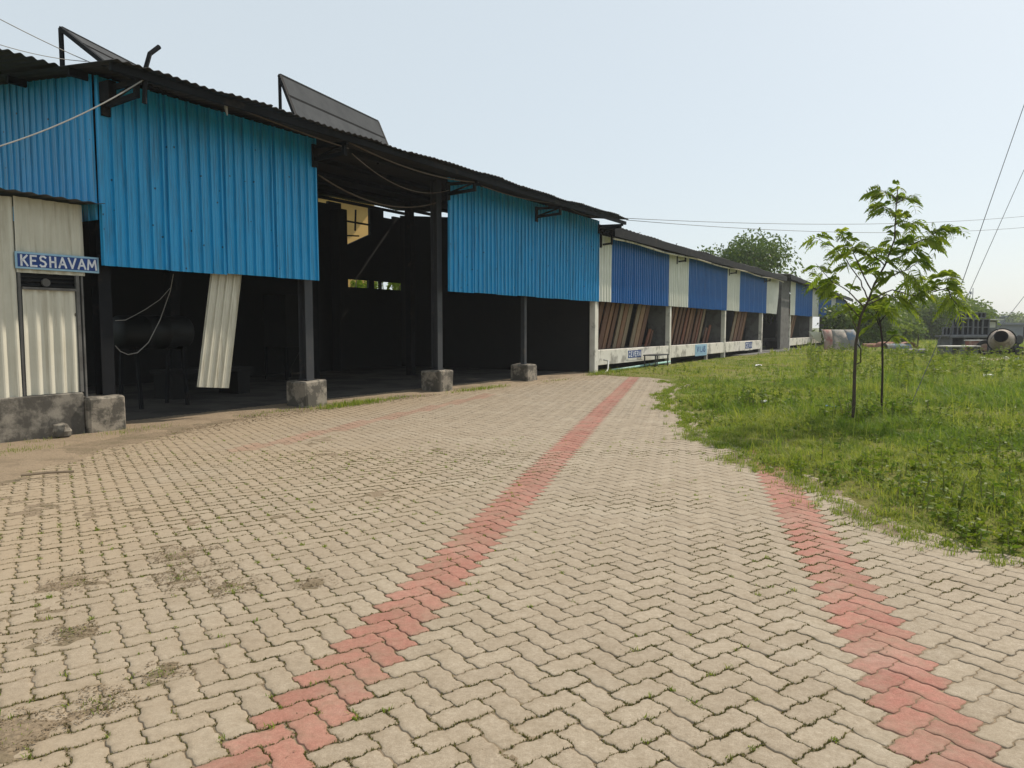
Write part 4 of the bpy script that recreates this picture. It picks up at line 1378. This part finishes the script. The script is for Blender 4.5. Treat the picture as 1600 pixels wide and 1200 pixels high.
mb = MB(); mb.box(-.95, -.25, .48, .55, .30, .52); mb.build('top_frame', M['steel'], fs)

# ---------------------------------------------------------------- cables
def cable(name, pts, r, m, label, cat='cable', sag=0.0, n=24):
    P = []
    pts = [Vector(p) for p in pts]
    for k in range(len(pts) - 1):
        for i in range(n):
            t_ = i / n
            p = pts[k].lerp(pts[k + 1], t_)
            P.append(p - Vector((0, 0, sag * 4 * t_ * (1 - t_))))
    P.append(pts[-1])
    mb = MB(); mb.tube(P, r * .72, 6)
    return mb.build(name, m, smooth=True, label=label, cat=cat)


PX_F = 1150.0
def pix(px, py, Y):
    """a point at distance Y ahead seen in that direction"""
    p_ = math.atan(88 / 1150.0); x = (px - 800) / PX_F; y = (600 - py) / PX_F
    d = (x, math.cos(p_) + y * math.sin(p_), y * math.cos(p_) - math.sin(p_))
    k = Y / d[1]
    return (d[0] * k, Y, 1.594 + d[2] * k)


cable('service_cable', [pix(-40, 240, 8.8), pix(228, 122, 10.85)], .014, M['wire'], 'pale thick cable drooping from the roof corner bracket out past the end wall', sag=.10)
cable('service_wire', [pix(-30, 14, 9.6), pix(140, 97, 11.0), pix(232, 117, 10.95)], .008, M['wire'], 'upper thin wire running to the roof corner beside the smaller solar panel', sag=.02)
cable('service_wire', [pix(-30, 60, 9.6), pix(135, 96, 11.0)], .007, M['wire'], 'lower thin wire reaching the roof corner over the end wall', sag=.05)
cable('eave_cable', [pix(240, 122, 10.95), pix(352, 160, 12.2), pix(545, 232, 14.5)], .016, M['wirebrown'], 'brown cable strung under the eave over the nearest blue panel', sag=.03)
mb = MB(); mb.tube([pix(353, 160, 12.1), pix(353, 168, 12.1), pix(355, 180, 12.1)], [.022, .03, .012], 6)
mb.build('cable_stub', M['wire'], label='short pale cable end dangling from the eave above the nearest blue panel', cat='cable')
cable('eave_cable', [pix(550, 240, 14.45), pix(702, 297, 18.3)], .013, M['wirebrown'], 'slack cable hung between two eave brackets over the dark gap', sag=.32)
cable('eave_cable', [pix(545, 222, 14.5), pix(748, 285, 18.2)], .018, M['wirebrown'], 'upper twin cable sagging just below the roof between eave brackets', sag=.16)
cable('eave_cable', [pix(497, 273, 15.2), pix(690, 314, 18.8)], .020, M['wirebrown'], 'lowest thick brown cable crossing the dark opening between blue panels', sag=.36)
cable('eave_cable', [pix(752, 290, 18.2), pix(880, 318, 21.9), pix(930, 338, 25.0)], .012, M['wirebrown'], 'thin cable under the eave along the second blue panel', sag=.10)
cable('loop_wire', [pix(271, 428, 12.9), pix(266, 455, 12.9), pix(250, 500, 12.8), pix(232, 535, 12.6), pix(215, 551, 12.4), pix(200, 554, 12.2), pix(188, 549, 12.1), pix(180, 540, 12.0)], .010, M['wire'], 'thin wire looping down beside the first shed post', 'wire', n=4)
cable('loop_wire', [pix(266, 450, 12.9), pix(250, 468, 12.8), pix(228, 483, 12.6), pix(208, 494, 12.4), pix(196, 500, 12.2), pix(180, 501, 12.0)], .008, M['wire'], 'short twisted wire branching off the loop by the first post', 'wire', n=4)
cable('overhead_wire', [W(23.8, -10.1, 5.33), pix(1760, 317, 45)], .013, M['wiredark'], 'upper overhead line running from the roof end across the sky', sag=.62, n=40)
cable('overhead_wire', [W(23.8, -10.1, 5.27), pix(1760, 335, 45)], .013, M['wiredark'], 'lower overhead line running from the roof end across the sky', sag=.72, n=40)
cable('stay_wire', [(7.74, 14.28, 0.0), pix(1490, 480, 15.4), pix(1612, 130, 17.0), tuple(Vector(pix(1612, 130, 17.0)) * 1.45 - Vector(pix(1490, 480, 15.4)) * .45)], .011, M['wiredark'], 'nearest slanting stay wire anchored in the grass right of the saplings', n=8)
cable('stay_wire', [pix(1482, 530, 38.0), pix(1610, 243, 42.0)], .022, M['wiredark'], 'slanting stay wire rising behind the stacked concrete frames', n=8)
cable('stay_wire', [pix(1548, 530, 38.0), pix(1640, 412, 40.0)], .018, M['wiredark'], 'short slanting stay wire above the cement mixer', n=8)


# ---------------------------------------------------------------- sapling with feathery leaves
def sapling(base, trunk_px, limbs, Y0, label, nleaf, cat='tree', bm='bark', r0=.032, r1=.008):
    root = empty('sapling', base, 0, label, cat)
    o = Vector(base)
    def P(q, dy=0.0):
        return Vector(pix(q[0], q[1], Y0 + dy)) - o
    mb = MB()
    tp = [P(q) for q in trunk_px]
    tp[0] = Vector((tp[0].x, tp[0].y, -0.05))
    n = len(tp)
    mb.tube([tuple(p) for p in tp], [r0 + (r1 - r0) * k / (n - 1) for k in range(n)], 8)
    tips = []
    Q = []; TT = []
    for lm, dy in limbs:
        pp = []
        for k, q in enumerate(lm):
            t_ = k / max(1, len(lm) - 1)
            pp.append(P(q, dy * t_))
        # smooth
        sm = []
        for k in range(len(pp) - 1):
            for j in range(4):
                sm.append(pp[k].lerp(pp[k + 1], j / 4) + Vector((random.gauss(0, .006), random.gauss(0, .006), random.gauss(0, .006))))
        sm.append(pp[-1])
        mb.tube([tuple(p) for p in sm], [.012 - .009 * k / (len(sm) - 1) for k in range(len(sm))], 6)
        tips.append(sm)
    tops = [p for p in tp[int(n * .62):]]
    dense = []
    for k in range(len(tops) - 1):
        for j in range(5):
            dense.append(tops[k].lerp(tops[k + 1], j / 5))
    dense.append(tops[-1])
    tips.append(dense)
    tw = mb
    for sm in tips:
        L = len(sm)
        cnt = max(4, int(nleaf * L / sum(len(s_) for s_ in tips)))
        for c in range(cnt):
            t_ = random.uniform(.22, 1.0) ** .8 if sm is not dense else random.uniform(0.0, 1.0)
            k = min(L - 2, int(t_ * (L - 1)))
            p = sm[k].lerp(sm[k + 1], random.random())
            along = (sm[min(L - 1, k + 1)] - sm[k]).normalized()
            d = Vector((random.gauss(0, 1), random.gauss(0, 1), random.gauss(.25, .5))).normalized()
            d = (d + along * .7).normalized()
            ll = random.uniform(.20, .38) * (1.0 if t_ < .85 else .75)
            # drooping rachis
            pts = []
            for j in range(8):
                u = j / 7
                pts.append(p + d * ll * u + Vector((0, 0, -ll * .75 * u * u)))
            tw.tube([tuple(q) for q in pts[::2] + [pts[-1]]], .0022, 3, False)
            side = d.cross(Vector((0, 0, 1)))
            if side.length < .1: side = Vector((1, 0, 0))
            side.normalize()
            up = side.cross(d).normalized()
            tilt = random.uniform(-1.25, 1.25)
            side = (side * math.cos(tilt) + up * math.sin(tilt)).normalized()
            tn = min(1, max(0, random.gauss(.45 + .25 * (t_ - .5), .22)))
            npair = random.randint(6, 9)
            for j in range(npair):
                u = .18 + .82 * j / (npair - 1)
                q = p + d * ll * u + Vector((0, 0, -ll * .75 * u * u))
                pl = ll * .42 * (math.sin(math.pi * (.25 + .65 * u)) + .15)
                for sg_ in (-1, 1):
                    dd = (side * sg_ + d * .75 + Vector((0, 0, -.25 + random.gauss(0, .12)))).normalized()
                    q2 = q + dd * pl * .5 + Vector((0, 0, -.02 * pl)); q3 = q + dd * pl + Vector((0, 0, -.35 * pl))
                    wv = (d * .9 + up * random.gauss(0, .25)).normalized() * pl * .15
                    Q.append([q - wv * .3, q2 - wv, q2 + wv, q + wv * .3]); TT.append(min(1, max(0, tn + random.gauss(0, .1))))
                    Q.append([q2 - wv, q3 - wv * .2, q3 + wv * .2, q2 + wv]); TT.append(TT[-1])
    tr = mb.build('trunk', M[bm], root, smooth=True)
    cr = build_leaves('crown', np.array([[tuple(v_) for v_ in q] for q in Q]), LEAF, np.array(TT), root)
    return root


TPX = [(1332, 663), (1334, 640), (1335, 590), (1337, 539), (1344.5, 495), (1357, 469), (1366.5, 443), (1383, 414), (1397.7, 374), (1399.5, 333), (1403, 291)]
LIMBS = [([(1357, 469), (1345, 440), (1322, 405), (1300, 385), (1276, 372)], .5),
         ([(1362, 455), (1340, 410), (1330, 385), (1312, 362)], -.3),
         ([(1350, 480), (1325, 455), (1300, 440), (1275, 412)], -.5),
         ([(1344, 497), (1320, 470), (1300, 455), (1277, 430)], .35),
         ([(1383, 414), (1365, 400), (1352, 378)], -.4),
         ([(1383, 412), (1410, 400), (1430, 385), (1445, 372)], .5),
         ([(1397, 378), (1420, 384), (1450, 372), (1468, 358), (1494, 356)], -.3),
         ([(1366, 443), (1395, 430), (1420, 420), (1440, 405)], -.5),
         ([(1374, 428), (1398, 424), (1425, 432), (1432, 442)], .4),
         ([(1357, 470), (1395, 452), (1425, 462), (1455, 455), (1475, 436), (1497, 432)], -.3),
         ([(1455, 455), (1480, 452), (1490, 470), (1498, 478)], -.4),
         ([(1352, 478), (1385, 462), (1410, 468), (1425, 474)], .45),
         ([(1399, 350), (1412, 345), (1425, 350)], .25),
         ([(1399, 335), (1388, 325), (1376, 318)], -.25),
         ([(1400, 318), (1412, 312), (1426, 305)], .2),
         ([(1400, 310), (1390, 304), (1378, 298)], .1),
         ([(1340, 515), (1332, 500), (1324, 482)], .2)]
sapling((5.68, 12.17, 0), TPX, LIMBS, 12.17, 'taller slender sapling with feathery drooping leaves in the grass', 285)
TPX2 = [(1381, 657), (1377.5, 627), (1379, 583), (1378.6, 531), (1375, 505), (1372, 492), (1371, 478)]
LIMBS2 = [([(1376, 510), (1366, 495), (1356, 484)], -.15), ([(1375, 503), (1385, 490), (1390, 480)], .15), ([(1378, 540), (1390, 530), (1398, 522)], .1), ([(1372, 492), (1364, 480), (1362, 468)], .1)]
sapling((6.47, 12.72, 0), TPX2, LIMBS2, 12.72, 'shorter thin dark stemmed sapling right of the taller one', 34, bm='barkdark', r0=.022, r1=.012)


# ---------------------------------------------------------------- trees beyond
def big_tree(name, base, h, cw, label, cat='tree', group=None, trunk_h=.3, n=2600, leaf=.32, m=LEAFF, clumps=16, tint0=.4, ch=None, seed=1):
    rr = random.Random(seed); rg = np.random.default_rng(seed)
    root = empty(name, base, rr.uniform(0, 6.28), label, cat, group)
    mb = MB()
    th = h * trunk_h
    r = max(.05, h * .022)
    mb.tube([(0, 0, -.1), (h * .01, 0, th * .5), (0, h * .01, th), (0, 0, h * .7)], [r * 1.3, r, r * .8, r * .25], 8)
    C = []
    zlo = th * .75
    for k in range(clumps):
        a = rr.uniform(0, 6.28)
        t_ = rr.random()
        z = zlo + (h - zlo) * (.12 + .80 * t_)
        rad = cw * .5 * math.sqrt(max(.05, 1 - ((t_ - .42) / .68) ** 2)) * math.sqrt(rr.uniform(.08, .92))
        c = (rad * math.cos(a), rad * math.sin(a), z)
        C.append((c, cw * rr.uniform(.12, .22)))
        mb.tube([(0, 0, th * rr.uniform(.7, 1.1)), (c[0] * .5, c[1] * .5, (c[2] + th) * .5), c], [r * .55, r * .35, r * .1], 5)
    mb.build('trunk', M['trunk'], root, smooth=True)
    Q = []; T = []
    per = n // len(C)
    for c, rad in C:
        d = rg.normal(0, 1, (per, 3)); d /= np.linalg.norm(d, axis=1, keepdims=True)
        rr_ = rad * rg.uniform(.25, 1.12, per) ** .6
        p = np.array(c) + d * rr_[:, None] * np.array([1.15, 1.15, .85])
        p[:, 2] = np.maximum(p[:, 2], .05)
        dirs = d * .7 + rg.normal(0, .7, (per, 3))
        Q.append(leaf_cards(p, dirs, leaf * rg.uniform(.6, 1.3, per), leaf * .55, .3))
        T.append(np.clip(rg.normal(tint0 + rr.uniform(-.2, .2), .22, per), 0, 1))
    build_leaves('crown', np.concatenate(Q), m, np.concatenate(T), root)
    return root


bt = pix(1165, 440, 62)
big_tree('shade_tree', (bt[0], 62, 0), 8.9, 8.4, 'broad leafy tree rising behind the roof of the striped storage shed', n=13000, leaf=.32, m=LEAFD, clumps=40, trunk_h=.35, tint0=.35, seed=3)
# bushes and trees past the far shed
RIGHT = [(1343, 46, 62, 3.3, .25, 'leafy bush right against the end of the far storage shed'),
         (1356, 60, 70, 3.2, .4, 'dense green bush behind the taller sapling stem'),
         (1378, 78, 82, 3.4, .3, 'dark green tree behind the shorter sapling'),
         (1402, 110, 120, 5.0, .25, 'rounded grey green tree in the far row, left of centre'),
         (1425, 86, 92, 3.3, .5, 'light green bush above the clay drain halves'),
         (1440, 118, 130, 5.8, .3, 'round topped tree in the middle of the far tree row'),
         (1455, 98, 105, 4.0, .45, 'bush between the round tree and the crooked tall tree'),
         (1474, 82, 90, 5.0, .35, 'spreading tree left of the concrete frame stack'),
         (1398, 60, 66, 1.9, .75, 'low yellow green bush behind the clay drain halves'),
         (1490, 100, 112, 5.0, .4, 'wide bush directly behind the concrete frame stack'), (1416, 100, 104, 4.2, .35, 'middle bush of the thicket left of the round topped tree'), (1365, 88, 96, 4.4, .3, 'tallest bush seen between the two sapling stems')]
for k, (px, _, Y, h, tn, lb) in enumerate(RIGHT):
    p = pix(px, 512, Y)
    big_tree('wild_tree', (p[0], Y, -.05), h, h * 1.9, lb, n=7000, leaf=.26 + Y * .0020, m=LEAFF, clumps=24, trunk_h=.12, tint0=tn, group='wild trees beyond the lawn', seed=20 + k)
for k, (px, Y, h, lb) in enumerate([(1500, 240, 6.0, 'hazy far tree left of the flat roofed grey house'), (1585, 230, 5.6, 'hazy far tree right of the flat roofed grey house'), (1620, 210, 5.4, 'hazy far tree at the edge beyond the grey shed'), (1555, 280, 6.0, 'hazy distant tree directly behind the flat roofed grey house')]):
    p = pix(px, 512, Y)
    big_tree('far_tree', (p[0], Y, 0), h, h * 1.7, lb, n=1500, leaf=1.0, m=LEAFF, clumps=18, trunk_h=.15, tint0=.3, group='hazy far trees', seed=40 + k)
mb_x, mb_y = pix(1440, 512, 420)[0], 420
# far wood closing the horizon
QF = []; TF = []
for k in range(150):
    px = random.uniform(1300, 1680); Y = random.uniform(330, 480); p = pix(px, 512, Y)
    c = np.array([p[0], Y, random.uniform(1.5, 4.2)])
    n = 60
    d = RNG.normal(0, 1, (n, 3)); d /= np.linalg.norm(d, axis=1, keepdims=True)
    QF.append(leaf_cards(c + d * np.array([7, 4, 3.4]) * RNG.uniform(.4, 1.05, (n, 1)), RNG.normal(0, 1, (n, 3)), 2.6, 1.7)); TF.append(RNG.uniform(.1, .5, n))
build_leaves('far_wood', np.concatenate(QF), LEAFF, np.concatenate(TF), kind='stuff')
# trees behind the workshop, seen through the slot in its rear wall
for k, (s, n, h, lb) in enumerate([(23.6, -22.8, 4.5, 'leafy bush glimpsed through the left of the rear wall slot'), (25.7, -22.6, 4.6, 'leafy bush glimpsed through the middle of the rear wall slot'), (27.8, -22.8, 4.5, 'leafy bush glimpsed through the right of the rear wall slot')]):
    big_tree('yard_bush', W(s, n), h, h * .62, lb, n=1500, leaf=.24, m=LEAF, clumps=18, trunk_h=.25, tint0=.5, cat='bush', group='bushes behind the workshop', seed=60 + k)
yh = empty('yellow_house', W(27.6, -26.0), RB, 'ochre yellow house wall glimpsed through the rear opening of the workshop', 'house')
mb = MB(); mb.box(-1.35, 0, 0, 1.15, 3, 8.0); mb.build('wall', M['yellow'], yh)
mb = MB(); mb.box(-1.6, -.7, 8.02, 1.4, 3.3, 8.1); mb.build('roof', M['clay'], yh)

# ---------------------------------------------------------------- yard clutter at the right
def at(px, Y, z=0.0):
    p = pix(px, 512, Y)
    return (p[0], Y, z)


# cement mixer
mx = empty('cement_mixer', at(1566, 40), math.radians(8), 'old cement mixer with round pale drum and dark open mouth', 'mixer')
dc = (0, 0, .90); dax = Vector((-.62, -.62, .34))
mb = MB(); mb.lathe([(.0, .62), (.33, .62), (.36, .60), (.36, .55), (.60, .12), (.64, -.05), (.62, -.25), (.50, -.52), (.25, -.62), (0, -.63)], dc, dax, 28)
mb.v = mb.v[28:]; mb.f = [tuple(i - 28 for i in f) for f in mb.f if min(f) >= 28]
dm = mb.build('drum', M['mixer'], mx, smooth=True)
mb = MB(); mb.lathe([(.325, .60), (.30, .45), (.40, .2), (.30, -.3), (0, -.35)], dc, dax, 28); mb.build('drum_mouth', M['dark'], dm, smooth=True)
mb = MB(); mb.lathe([(.64, .05), (.69, .05), (.69, -.05), (.64, -.05)], dc, dax, 32); mb.build('gear_ring', M['black'], dm, smooth=True)
mb = MB(); mb.bar((-.5, .1, .2), (.9, .1, .3), .09); mb.bar((.55, .1, .0), (.55, .1, .95), .09); mb.bar((.55, .1, .9), (.1, .05, .9), .08); mb.bar((-.45, -.35, 0), (-.4, .1, .25), .07); mb.bar((-.45, .5, 0), (-.4, .1, .25), .07)
mb.build('frame', M['black'], mx)
mb = MB(); mb.box(.62, -.15, .35, .98, .25, .88, .05); mb.build('motor_cover', M['steel'], mx)
for yy in (-.45, .6):
    mb = MB(); mb.lathe([(0, -.06), (.26, -.06), (.30, -.03), (.30, .03), (.26, .06), (0, .06)], (.75, yy, .28), (0, 1, 0), 20); mb.build('wheel', M['rubber'], mx)
mb = MB(); mb.lathe([(.0, .03), (.22, .03), (.26, 0), (.22, -.03), (0, -.03)], (.9, -.2, .95), (0, 1, 0), 20); mb.build('hand_wheel', M['steel'], mx)
mb = MB(); mb.bar((.85, -.1, .85), (1.1, -.1, .05), .06); mb.build('prop', M['black'], mx)

# tyre leaning by the mixer
ty = MB(); ty.lathe([(.26, -.09), (.40, -.10), (.46, -.06), (.46, .06), (.40, .10), (.26, .09), (.26, -.09)], (0, 0, .46), (.5, .8, .1), 24)
ty.build('tyre', M['rubber'], loc=at(1541, 41), smooth=True, label='black tyre standing upright left of the mixer drum', cat='tyre')

# precast window frames standing on a slab table
def frame_block(px, Y, z, w_, h, nx_, nz_, label, th=.12):
    r = MB(); t_ = .05
    r.box(-w_ / 2, 0, 0, w_ / 2, th, t_); r.box(-w_ / 2, 0, h - t_, w_ / 2, th, h)
    for k in range(nx_ + 1):
        x = -w_ / 2 + (w_ - t_) * k / nx_
        r.box(x, .003, t_, x + t_, th - .003, h - t_)
    for k in range(1, nz_):
        z_ = (h - t_) * k / nz_
        for q in range(nx_):
            x = -w_ / 2 + (w_ - t_) * q / nx_
            r.box(x + t_, .006, z_, x + (w_ - t_) / nx_, th - .006, z_ + t_)
    o = r.build('window_frame', M['grayblock'], loc=at(px, Y, z), rz=math.radians(random.uniform(-6, 6)), label=label, cat='concrete frame', group='precast concrete frames on the slab table')
    q = MB(); q.box(-w_ / 2 + .02, th + .002, .02, w_ / 2 - .02, th + .03, h - .02); q.build('shade_backing', M['dark'], o)  # dark plate paints in the shade inside the hollow frame
    return o


tb = empty('slab_table', at(1512, 44), math.radians(3), 'grey concrete slab table carrying rows of precast frames', 'table')
mb = MB(); mb.box(-1.38, -.5, 1.0, 1.38, 1.0, 1.13, .012); mb.build('table_top', M['grayblock'], tb)
for x in (-1.2, -.35, .45, 1.2):
    mb = MB(); mb.box(x - .07, -.35, 0, x + .07, .85, 1.0); mb.build('leg', M['grayblock'], tb)
mb = MB(); mb.box(-1.15, .9, 0, 1.15, 1.0, 1.0); mb.build('shade_panel', M['dark'], tb)  # dark sheet stands in for the shade under the table
FRAMES = [(1480, .48, .50, 2, 1, 'smallest low frame at the left end of the slab table', 0), (1497, .66, 1.0, 2, 2, 'second frame from the left on the slab table, two holes wide', 0), (1513, .60, 1.02, 2, 2, 'middle grey frame on the slab table with four square holes', 0),
          (1528.5, .56, .98, 2, 2, 'fourth frame from the left on the slab table beside the right end one', 0), (1541, .40, .98, 1, 2, 'narrow frame at the right end of the slab table', 0)]
for px, w_, h, nx_, nz_, lb, dz in FRAMES:
    frame_block(px, 43.9, 1.135 + dz, w_, h, nx_, nz_, lb)
for px, w_, lb in ((1505, .9, 'left small frame of the upper tier above the slab table'), (1530, .8, 'right small frame of the upper tier above the slab table')):
    frame_block(px, 43.95, 2.16, w_, .34, 3, 1, lb)
# box with white lid
bx = empty('lidded_box', at(1531, 41.6), .05, 'faded red box with a flat white lid before the concrete frames', 'box')
mb = MB(); mb.box(-.48, 0, .3, .48, .5, .84, .01); mb.build('body', M['redpaint'], bx)
mb = MB(); mb.box(-.53, -.06, .842, .53, .56, .90, .01); mb.build('lid', M['farwhite'], bx)
mb = MB(); mb.box(-.3, .02, 0, .3, .48, .3); mb.build('base', M['dark'], bx)
# low white slab bench
wb = empty('slab_bench', at(1503, 41.0), .06, 'low pale slab bench on dark block legs in tall grass', 'bench')
mb = MB(); mb.box(-1.05, -.3, .52, .95, .5, .60, .012); mb.build('slab', M['whitewash'], wb)
for x in (-.85, -.1, .75):
    mb = MB(); mb.box(x - .12, -.2, 0, x + .12, .4, .52); mb.build('leg', M['grayblock'], wb)
# sorting cabin with white sheet roof behind
cb = empty('small_kiosk', at(1548, 46.5), .1, 'small grey kiosk with a flat white roof slab above the red box', 'kiosk')
mb = MB(); mb.box(-.42, 0, 0, .42, 1.2, 2.05, .01); mb.build('wall', M['grayblock'], cb)
mb = MB(); mb.box(-.95, -.4, 2.06, .55, 1.4, 2.13, .01); mb.build('roof', M['farwhite'], cb)
mb = MB(); mb.box(-.2, -.02, 1.6, .3, .01, 1.95); mb.build('window', M['farwhite'], cb)
# curved shelter sheet
tp_ = empty('curved_cover', at(1308, 48.4), math.radians(-8), 'curved sheet cover painted red white and blue at the end of the far shed', 'cover')
for nm, m_, a, b_ in (('cover_panel', M['redpaint'], -.95, -.42), ('cover_panel', M['clothpale'], -.42, .35), ('cover_panel', M['bluepaint'], .35, 1.0)):
    mb = MB()
    def PC(i, j, w_, a=a, b_=b_):
        u = i / 6; an = math.radians(5 + 82 * u); x = a + (b_ - a) * j / 3
        skew = .28 * (1 - math.sin(an))
        return (x + skew * (1 if x > 0 else -.3), -.9 * math.cos(an) * (1) , .05 + (1.42 - w_) * math.sin(an))
    mb.sheet(PC, 7, 4, .012); mb.build(nm, m_, tp_, smooth=True)
mb = MB(); mb.tube([(-.95, -.9, .05), (-.95, -.75, .8), (-.95, 0, 1.47)], .03, 6); mb.tube([(1.0, -.9, .05), (1.0, -.7, .8), (1.0, 0, 1.47)], .03, 6); mb.build('hoop', M['whitewash'], tp_)
mb = MB(); mb.bar((-1.3, 0, 0), (-1.3, 0, 1.4), .04); mb.add([(-1.75, .1, 1.35), (-.95, .1, 1.30), (-.95, .12, .6), (-1.3, .12, .8), (-1.75, .13, 1.33), (-.95, .13, 1.28), (-.95, .15, .58), (-1.3, .15, .78)], [(0, 1, 2, 3), (7, 6, 5, 4), (0, 4, 5, 1), (1, 5, 6, 2), (2, 6, 7, 3), (3, 7, 4, 0)]); mb.build('flap', M['whitesheet'], tp_)


# clay drain halves
def drain(px, Y, w_, r, m_, label, rot, z=0.0):
    mb = MB()
    def P(i, j, w2):
        an = math.pi * i / 12
        return (-(r - w2) * math.cos(an), -w_ / 2 + w_ * j / 2, (r - w2) * math.sin(an) * .75)
    mb.sheet(P, 13, 3, .03)
    return mb.build('drain_half', m_, loc=at(px, Y, z), rz=rot, smooth=False, label=label, cat='drain channel', group='half round drain channels in the grass')


drain(1390, 43.5, 1.4, .42, M['clay'], 'left clay half round drain channel, dark mouth showing', .15, .45)
drain(1403, 42.5, 1.3, .40, M['bluepaint'], 'blue grey half round channel leaning between the two clay ones', 1.45, .38)
drain(1419, 43.0, 1.6, .46, M['clay'], 'right clay half round drain channel with broken edge', -.35, .42)
drain(1432, 41.5, 1.0, .36, M['steel'], 'dark grey half round channel lowest in the grass', 1.2, .15)
drain(1366, 45.5, 1.2, .3, M['clay'], 'small clay channel just right of the taller sapling stem', 1.3, .40)
mb = MB(); mb.tube([(0, 0, 0), (.02, 0, .9)], .035, 6); mb.build('stake', M['barkdark'], loc=at(1435, 46, .3), label='short dark wooden stake behind the drain channels', cat='stake')
# handle-like iron hoop by the sapling
mb = MB(); q = [pix(1340, 538, 12.3), pix(1345, 545, 12.3), pix(1345, 566, 12.3), pix(1338, 569, 12.3)]; mb.tube([tuple(p) for p in q], .010, 6); mb.build('iron_hook', M['barkdark'], label='dark bent iron hoop hung on the taller sapling trunk', cat='hook')

# far buildings
fb = empty('flat_house', at(1535, 130), .08, 'far grey flat roofed house with a stair tower and roof tank', 'house')
mb = MB(); mb.box(-4.2, 0, 0, 4.2, 7, 3.4); mb.build('wall', M['farwall'], fb)
mb = MB(); mb.box(-4.5, -.4, 3.42, 4.5, 7.2, 3.7); mb.build('roof', M['farwall'], fb)
mb = MB(); mb.box(.8, 1, 3.72, 3.0, 3.6, 4.9); mb.build('stair_tower', M['farwall'], fb)
mb = MB(); mb.box(-1.6, 1, 3.72, -.6, 2, 5.2); mb.build('roof_tank', M['farwall'], fb)
for x in (-2.6, 0, 2.4):
    mb = MB(); mb.box(x - .5, -.03, 1.2, x + .5, .01, 2.4); mb.build('window', M['dark'], fb)
f2 = empty('far_shed', at(1582, 105), -.05, 'long low grey shed beyond the field at the right', 'shed')
mb = MB(); mb.box(-4.5, 0, 0, 7, 5, 2.0); mb.build('wall', M['farwall'], f2)
mb = MB(); mb.box(-4.8, -.5, 2.02, 7.3, 5.4, 2.3); mb.build('roof', M['farwall'], f2)
mb = MB(); mb.box(1.5, -.04, 0, 2.2, .01, 1.7); mb.build('door', M['dark'], f2)
ms = MB(); ms.tube([(0, 0, 0), (0, 0, 9.6)], .07, 6); ms.bar((-.5, 0, 8.6), (.1, 0, 8.6), .08); ms.box(-.6, -.1, 8.3, -.3, .1, 8.9)
ms.build('radio_mast', M['farwall'], loc=at(1517.5, 150), label='thin distant mast with one small side antenna', cat='mast')

# bare ground patch by the mixer
grid_sheet('bare_patch', np.arange(20, 30, .3), np.arange(33, 38.6, .3), lambda X, Y: lawn_z(X, Y) + .02 - .10 * np.clip(np.hypot((X - 25.2) / 4.5, (Y - 36) / 2.2) + (fbm(X, Y, 1.0, 151) - .5) * 1.0 - .6, 0, 1), M['sand'])
# rubble and litter
def rock(px, Y, r, m_, label, cat='stone'):
    mb = MB(); V = []; 
    prf = []
    for a in range(5):
        t_ = math.pi * a / 4
        prf.append((max(.0, math.sin(t_)) * r, -math.cos(t_) * r * .6))
    mb.lathe(prf, (0, 0, r * .4), (0, 0, 1), 9)
    mb.v = [(x + random.gauss(0, r * .1), y + random.gauss(0, r * .1), z + random.gauss(0, r * .06)) for x, y, z in mb.v]
    return mb.build('stone' if cat == 'stone' else 'litter', m_, loc=at(px, Y, .02), label=label, cat=cat)


rock(1574, 36.6, .14, M['whitewash'], 'pale stone on the bare patch before the mixer')
rock(1592, 36.0, .13, M['whitewash'], 'pale stone at the right of the bare patch before the mixer')
p = W(5.55, -11.05)
mb = MB(); mb.lathe([(0, -.08), (.11, -.04), (.13, .03), (.08, .12), (0, .15)], (0, 0, .06), (0, 0, 1), 8)
mb.v = [(x + random.gauss(0, .012), y + random.gauss(0, .012), z) for x, y, z in mb.v]
mb.build('stone', M['concrete'], loc=(p[0], p[1], .02), label='rounded grey stone at the hut plinth beside the first footing', cat='stone')


def scrap(px, py, w_, m_, label):
    p_ = math.atan(88 / 1150.0); x = (px - 800) / PX_F; y = (600 - py) / PX_F
    d = (x, math.cos(p_) + y * math.sin(p_), y * math.cos(p_) - math.sin(p_)); k = -1.50 / d[2]
    mb = MB(); n = 4
    mb.sheet(lambda i, j, w2: (w_ * (i / 3 - .5), w_ * .6 * (j / 3 - .5), .03 * math.sin(i * 1.7 + j) + .02 - w2), 4, 4, .004)
    return mb.build('scrap', m_, loc=(d[0] * k, d[1] * k, .11), rz=random.uniform(0, 6), label=label, cat='litter')


scrap(1300, 638, .22, M['litterblue'], 'crumpled blue scrap in the grass left of the taller sapling')
scrap(1192, 630, .16, M['litter'], 'small white scrap in the dark grass clump')
scrap(1545, 588, .5, M['litter'], 'pale twisted scrap in the grass before the bare patch')
scrap(1185, 572, .35, M['litter'], 'white plastic scrap on the grass before the third kerb beam')
# bricks-coloured twig by the hut
mb = MB(); p0 = pix(10, 760, 7.6)
mb.tube([(-5.15, 7.62, .05), (-4.95, 7.74, .055), (-4.72, 7.84, .05)], .014, 6); mb.build('stick', WOODS[3], label='short pale stick lying in the dirt at the left edge', cat='stick')

# ---------------------------------------------------------------- haze
hm = bpy.data.materials.new('haze')
hm.use_nodes = True
ht = hm.node_tree
ht.nodes.remove(ht.nodes['Principled BSDF'])
pv = ht.nodes.new('ShaderNodeVolumePrincipled')
pv.inputs['Color'].default_value = (0.93, 0.96, 1.0, 1)
pv.inputs['Density'].default_value = 0.0006
pv.inputs['Anisotropy'].default_value = 0.2
ht.links.new(pv.outputs[0], ht.nodes['Material Output'].inputs['Volume'])
mb = MB()
mb.box(-60, -12, -1.06, 420, 520, 12.5)
tag(mb.build('haze', hm), kind='stuff')
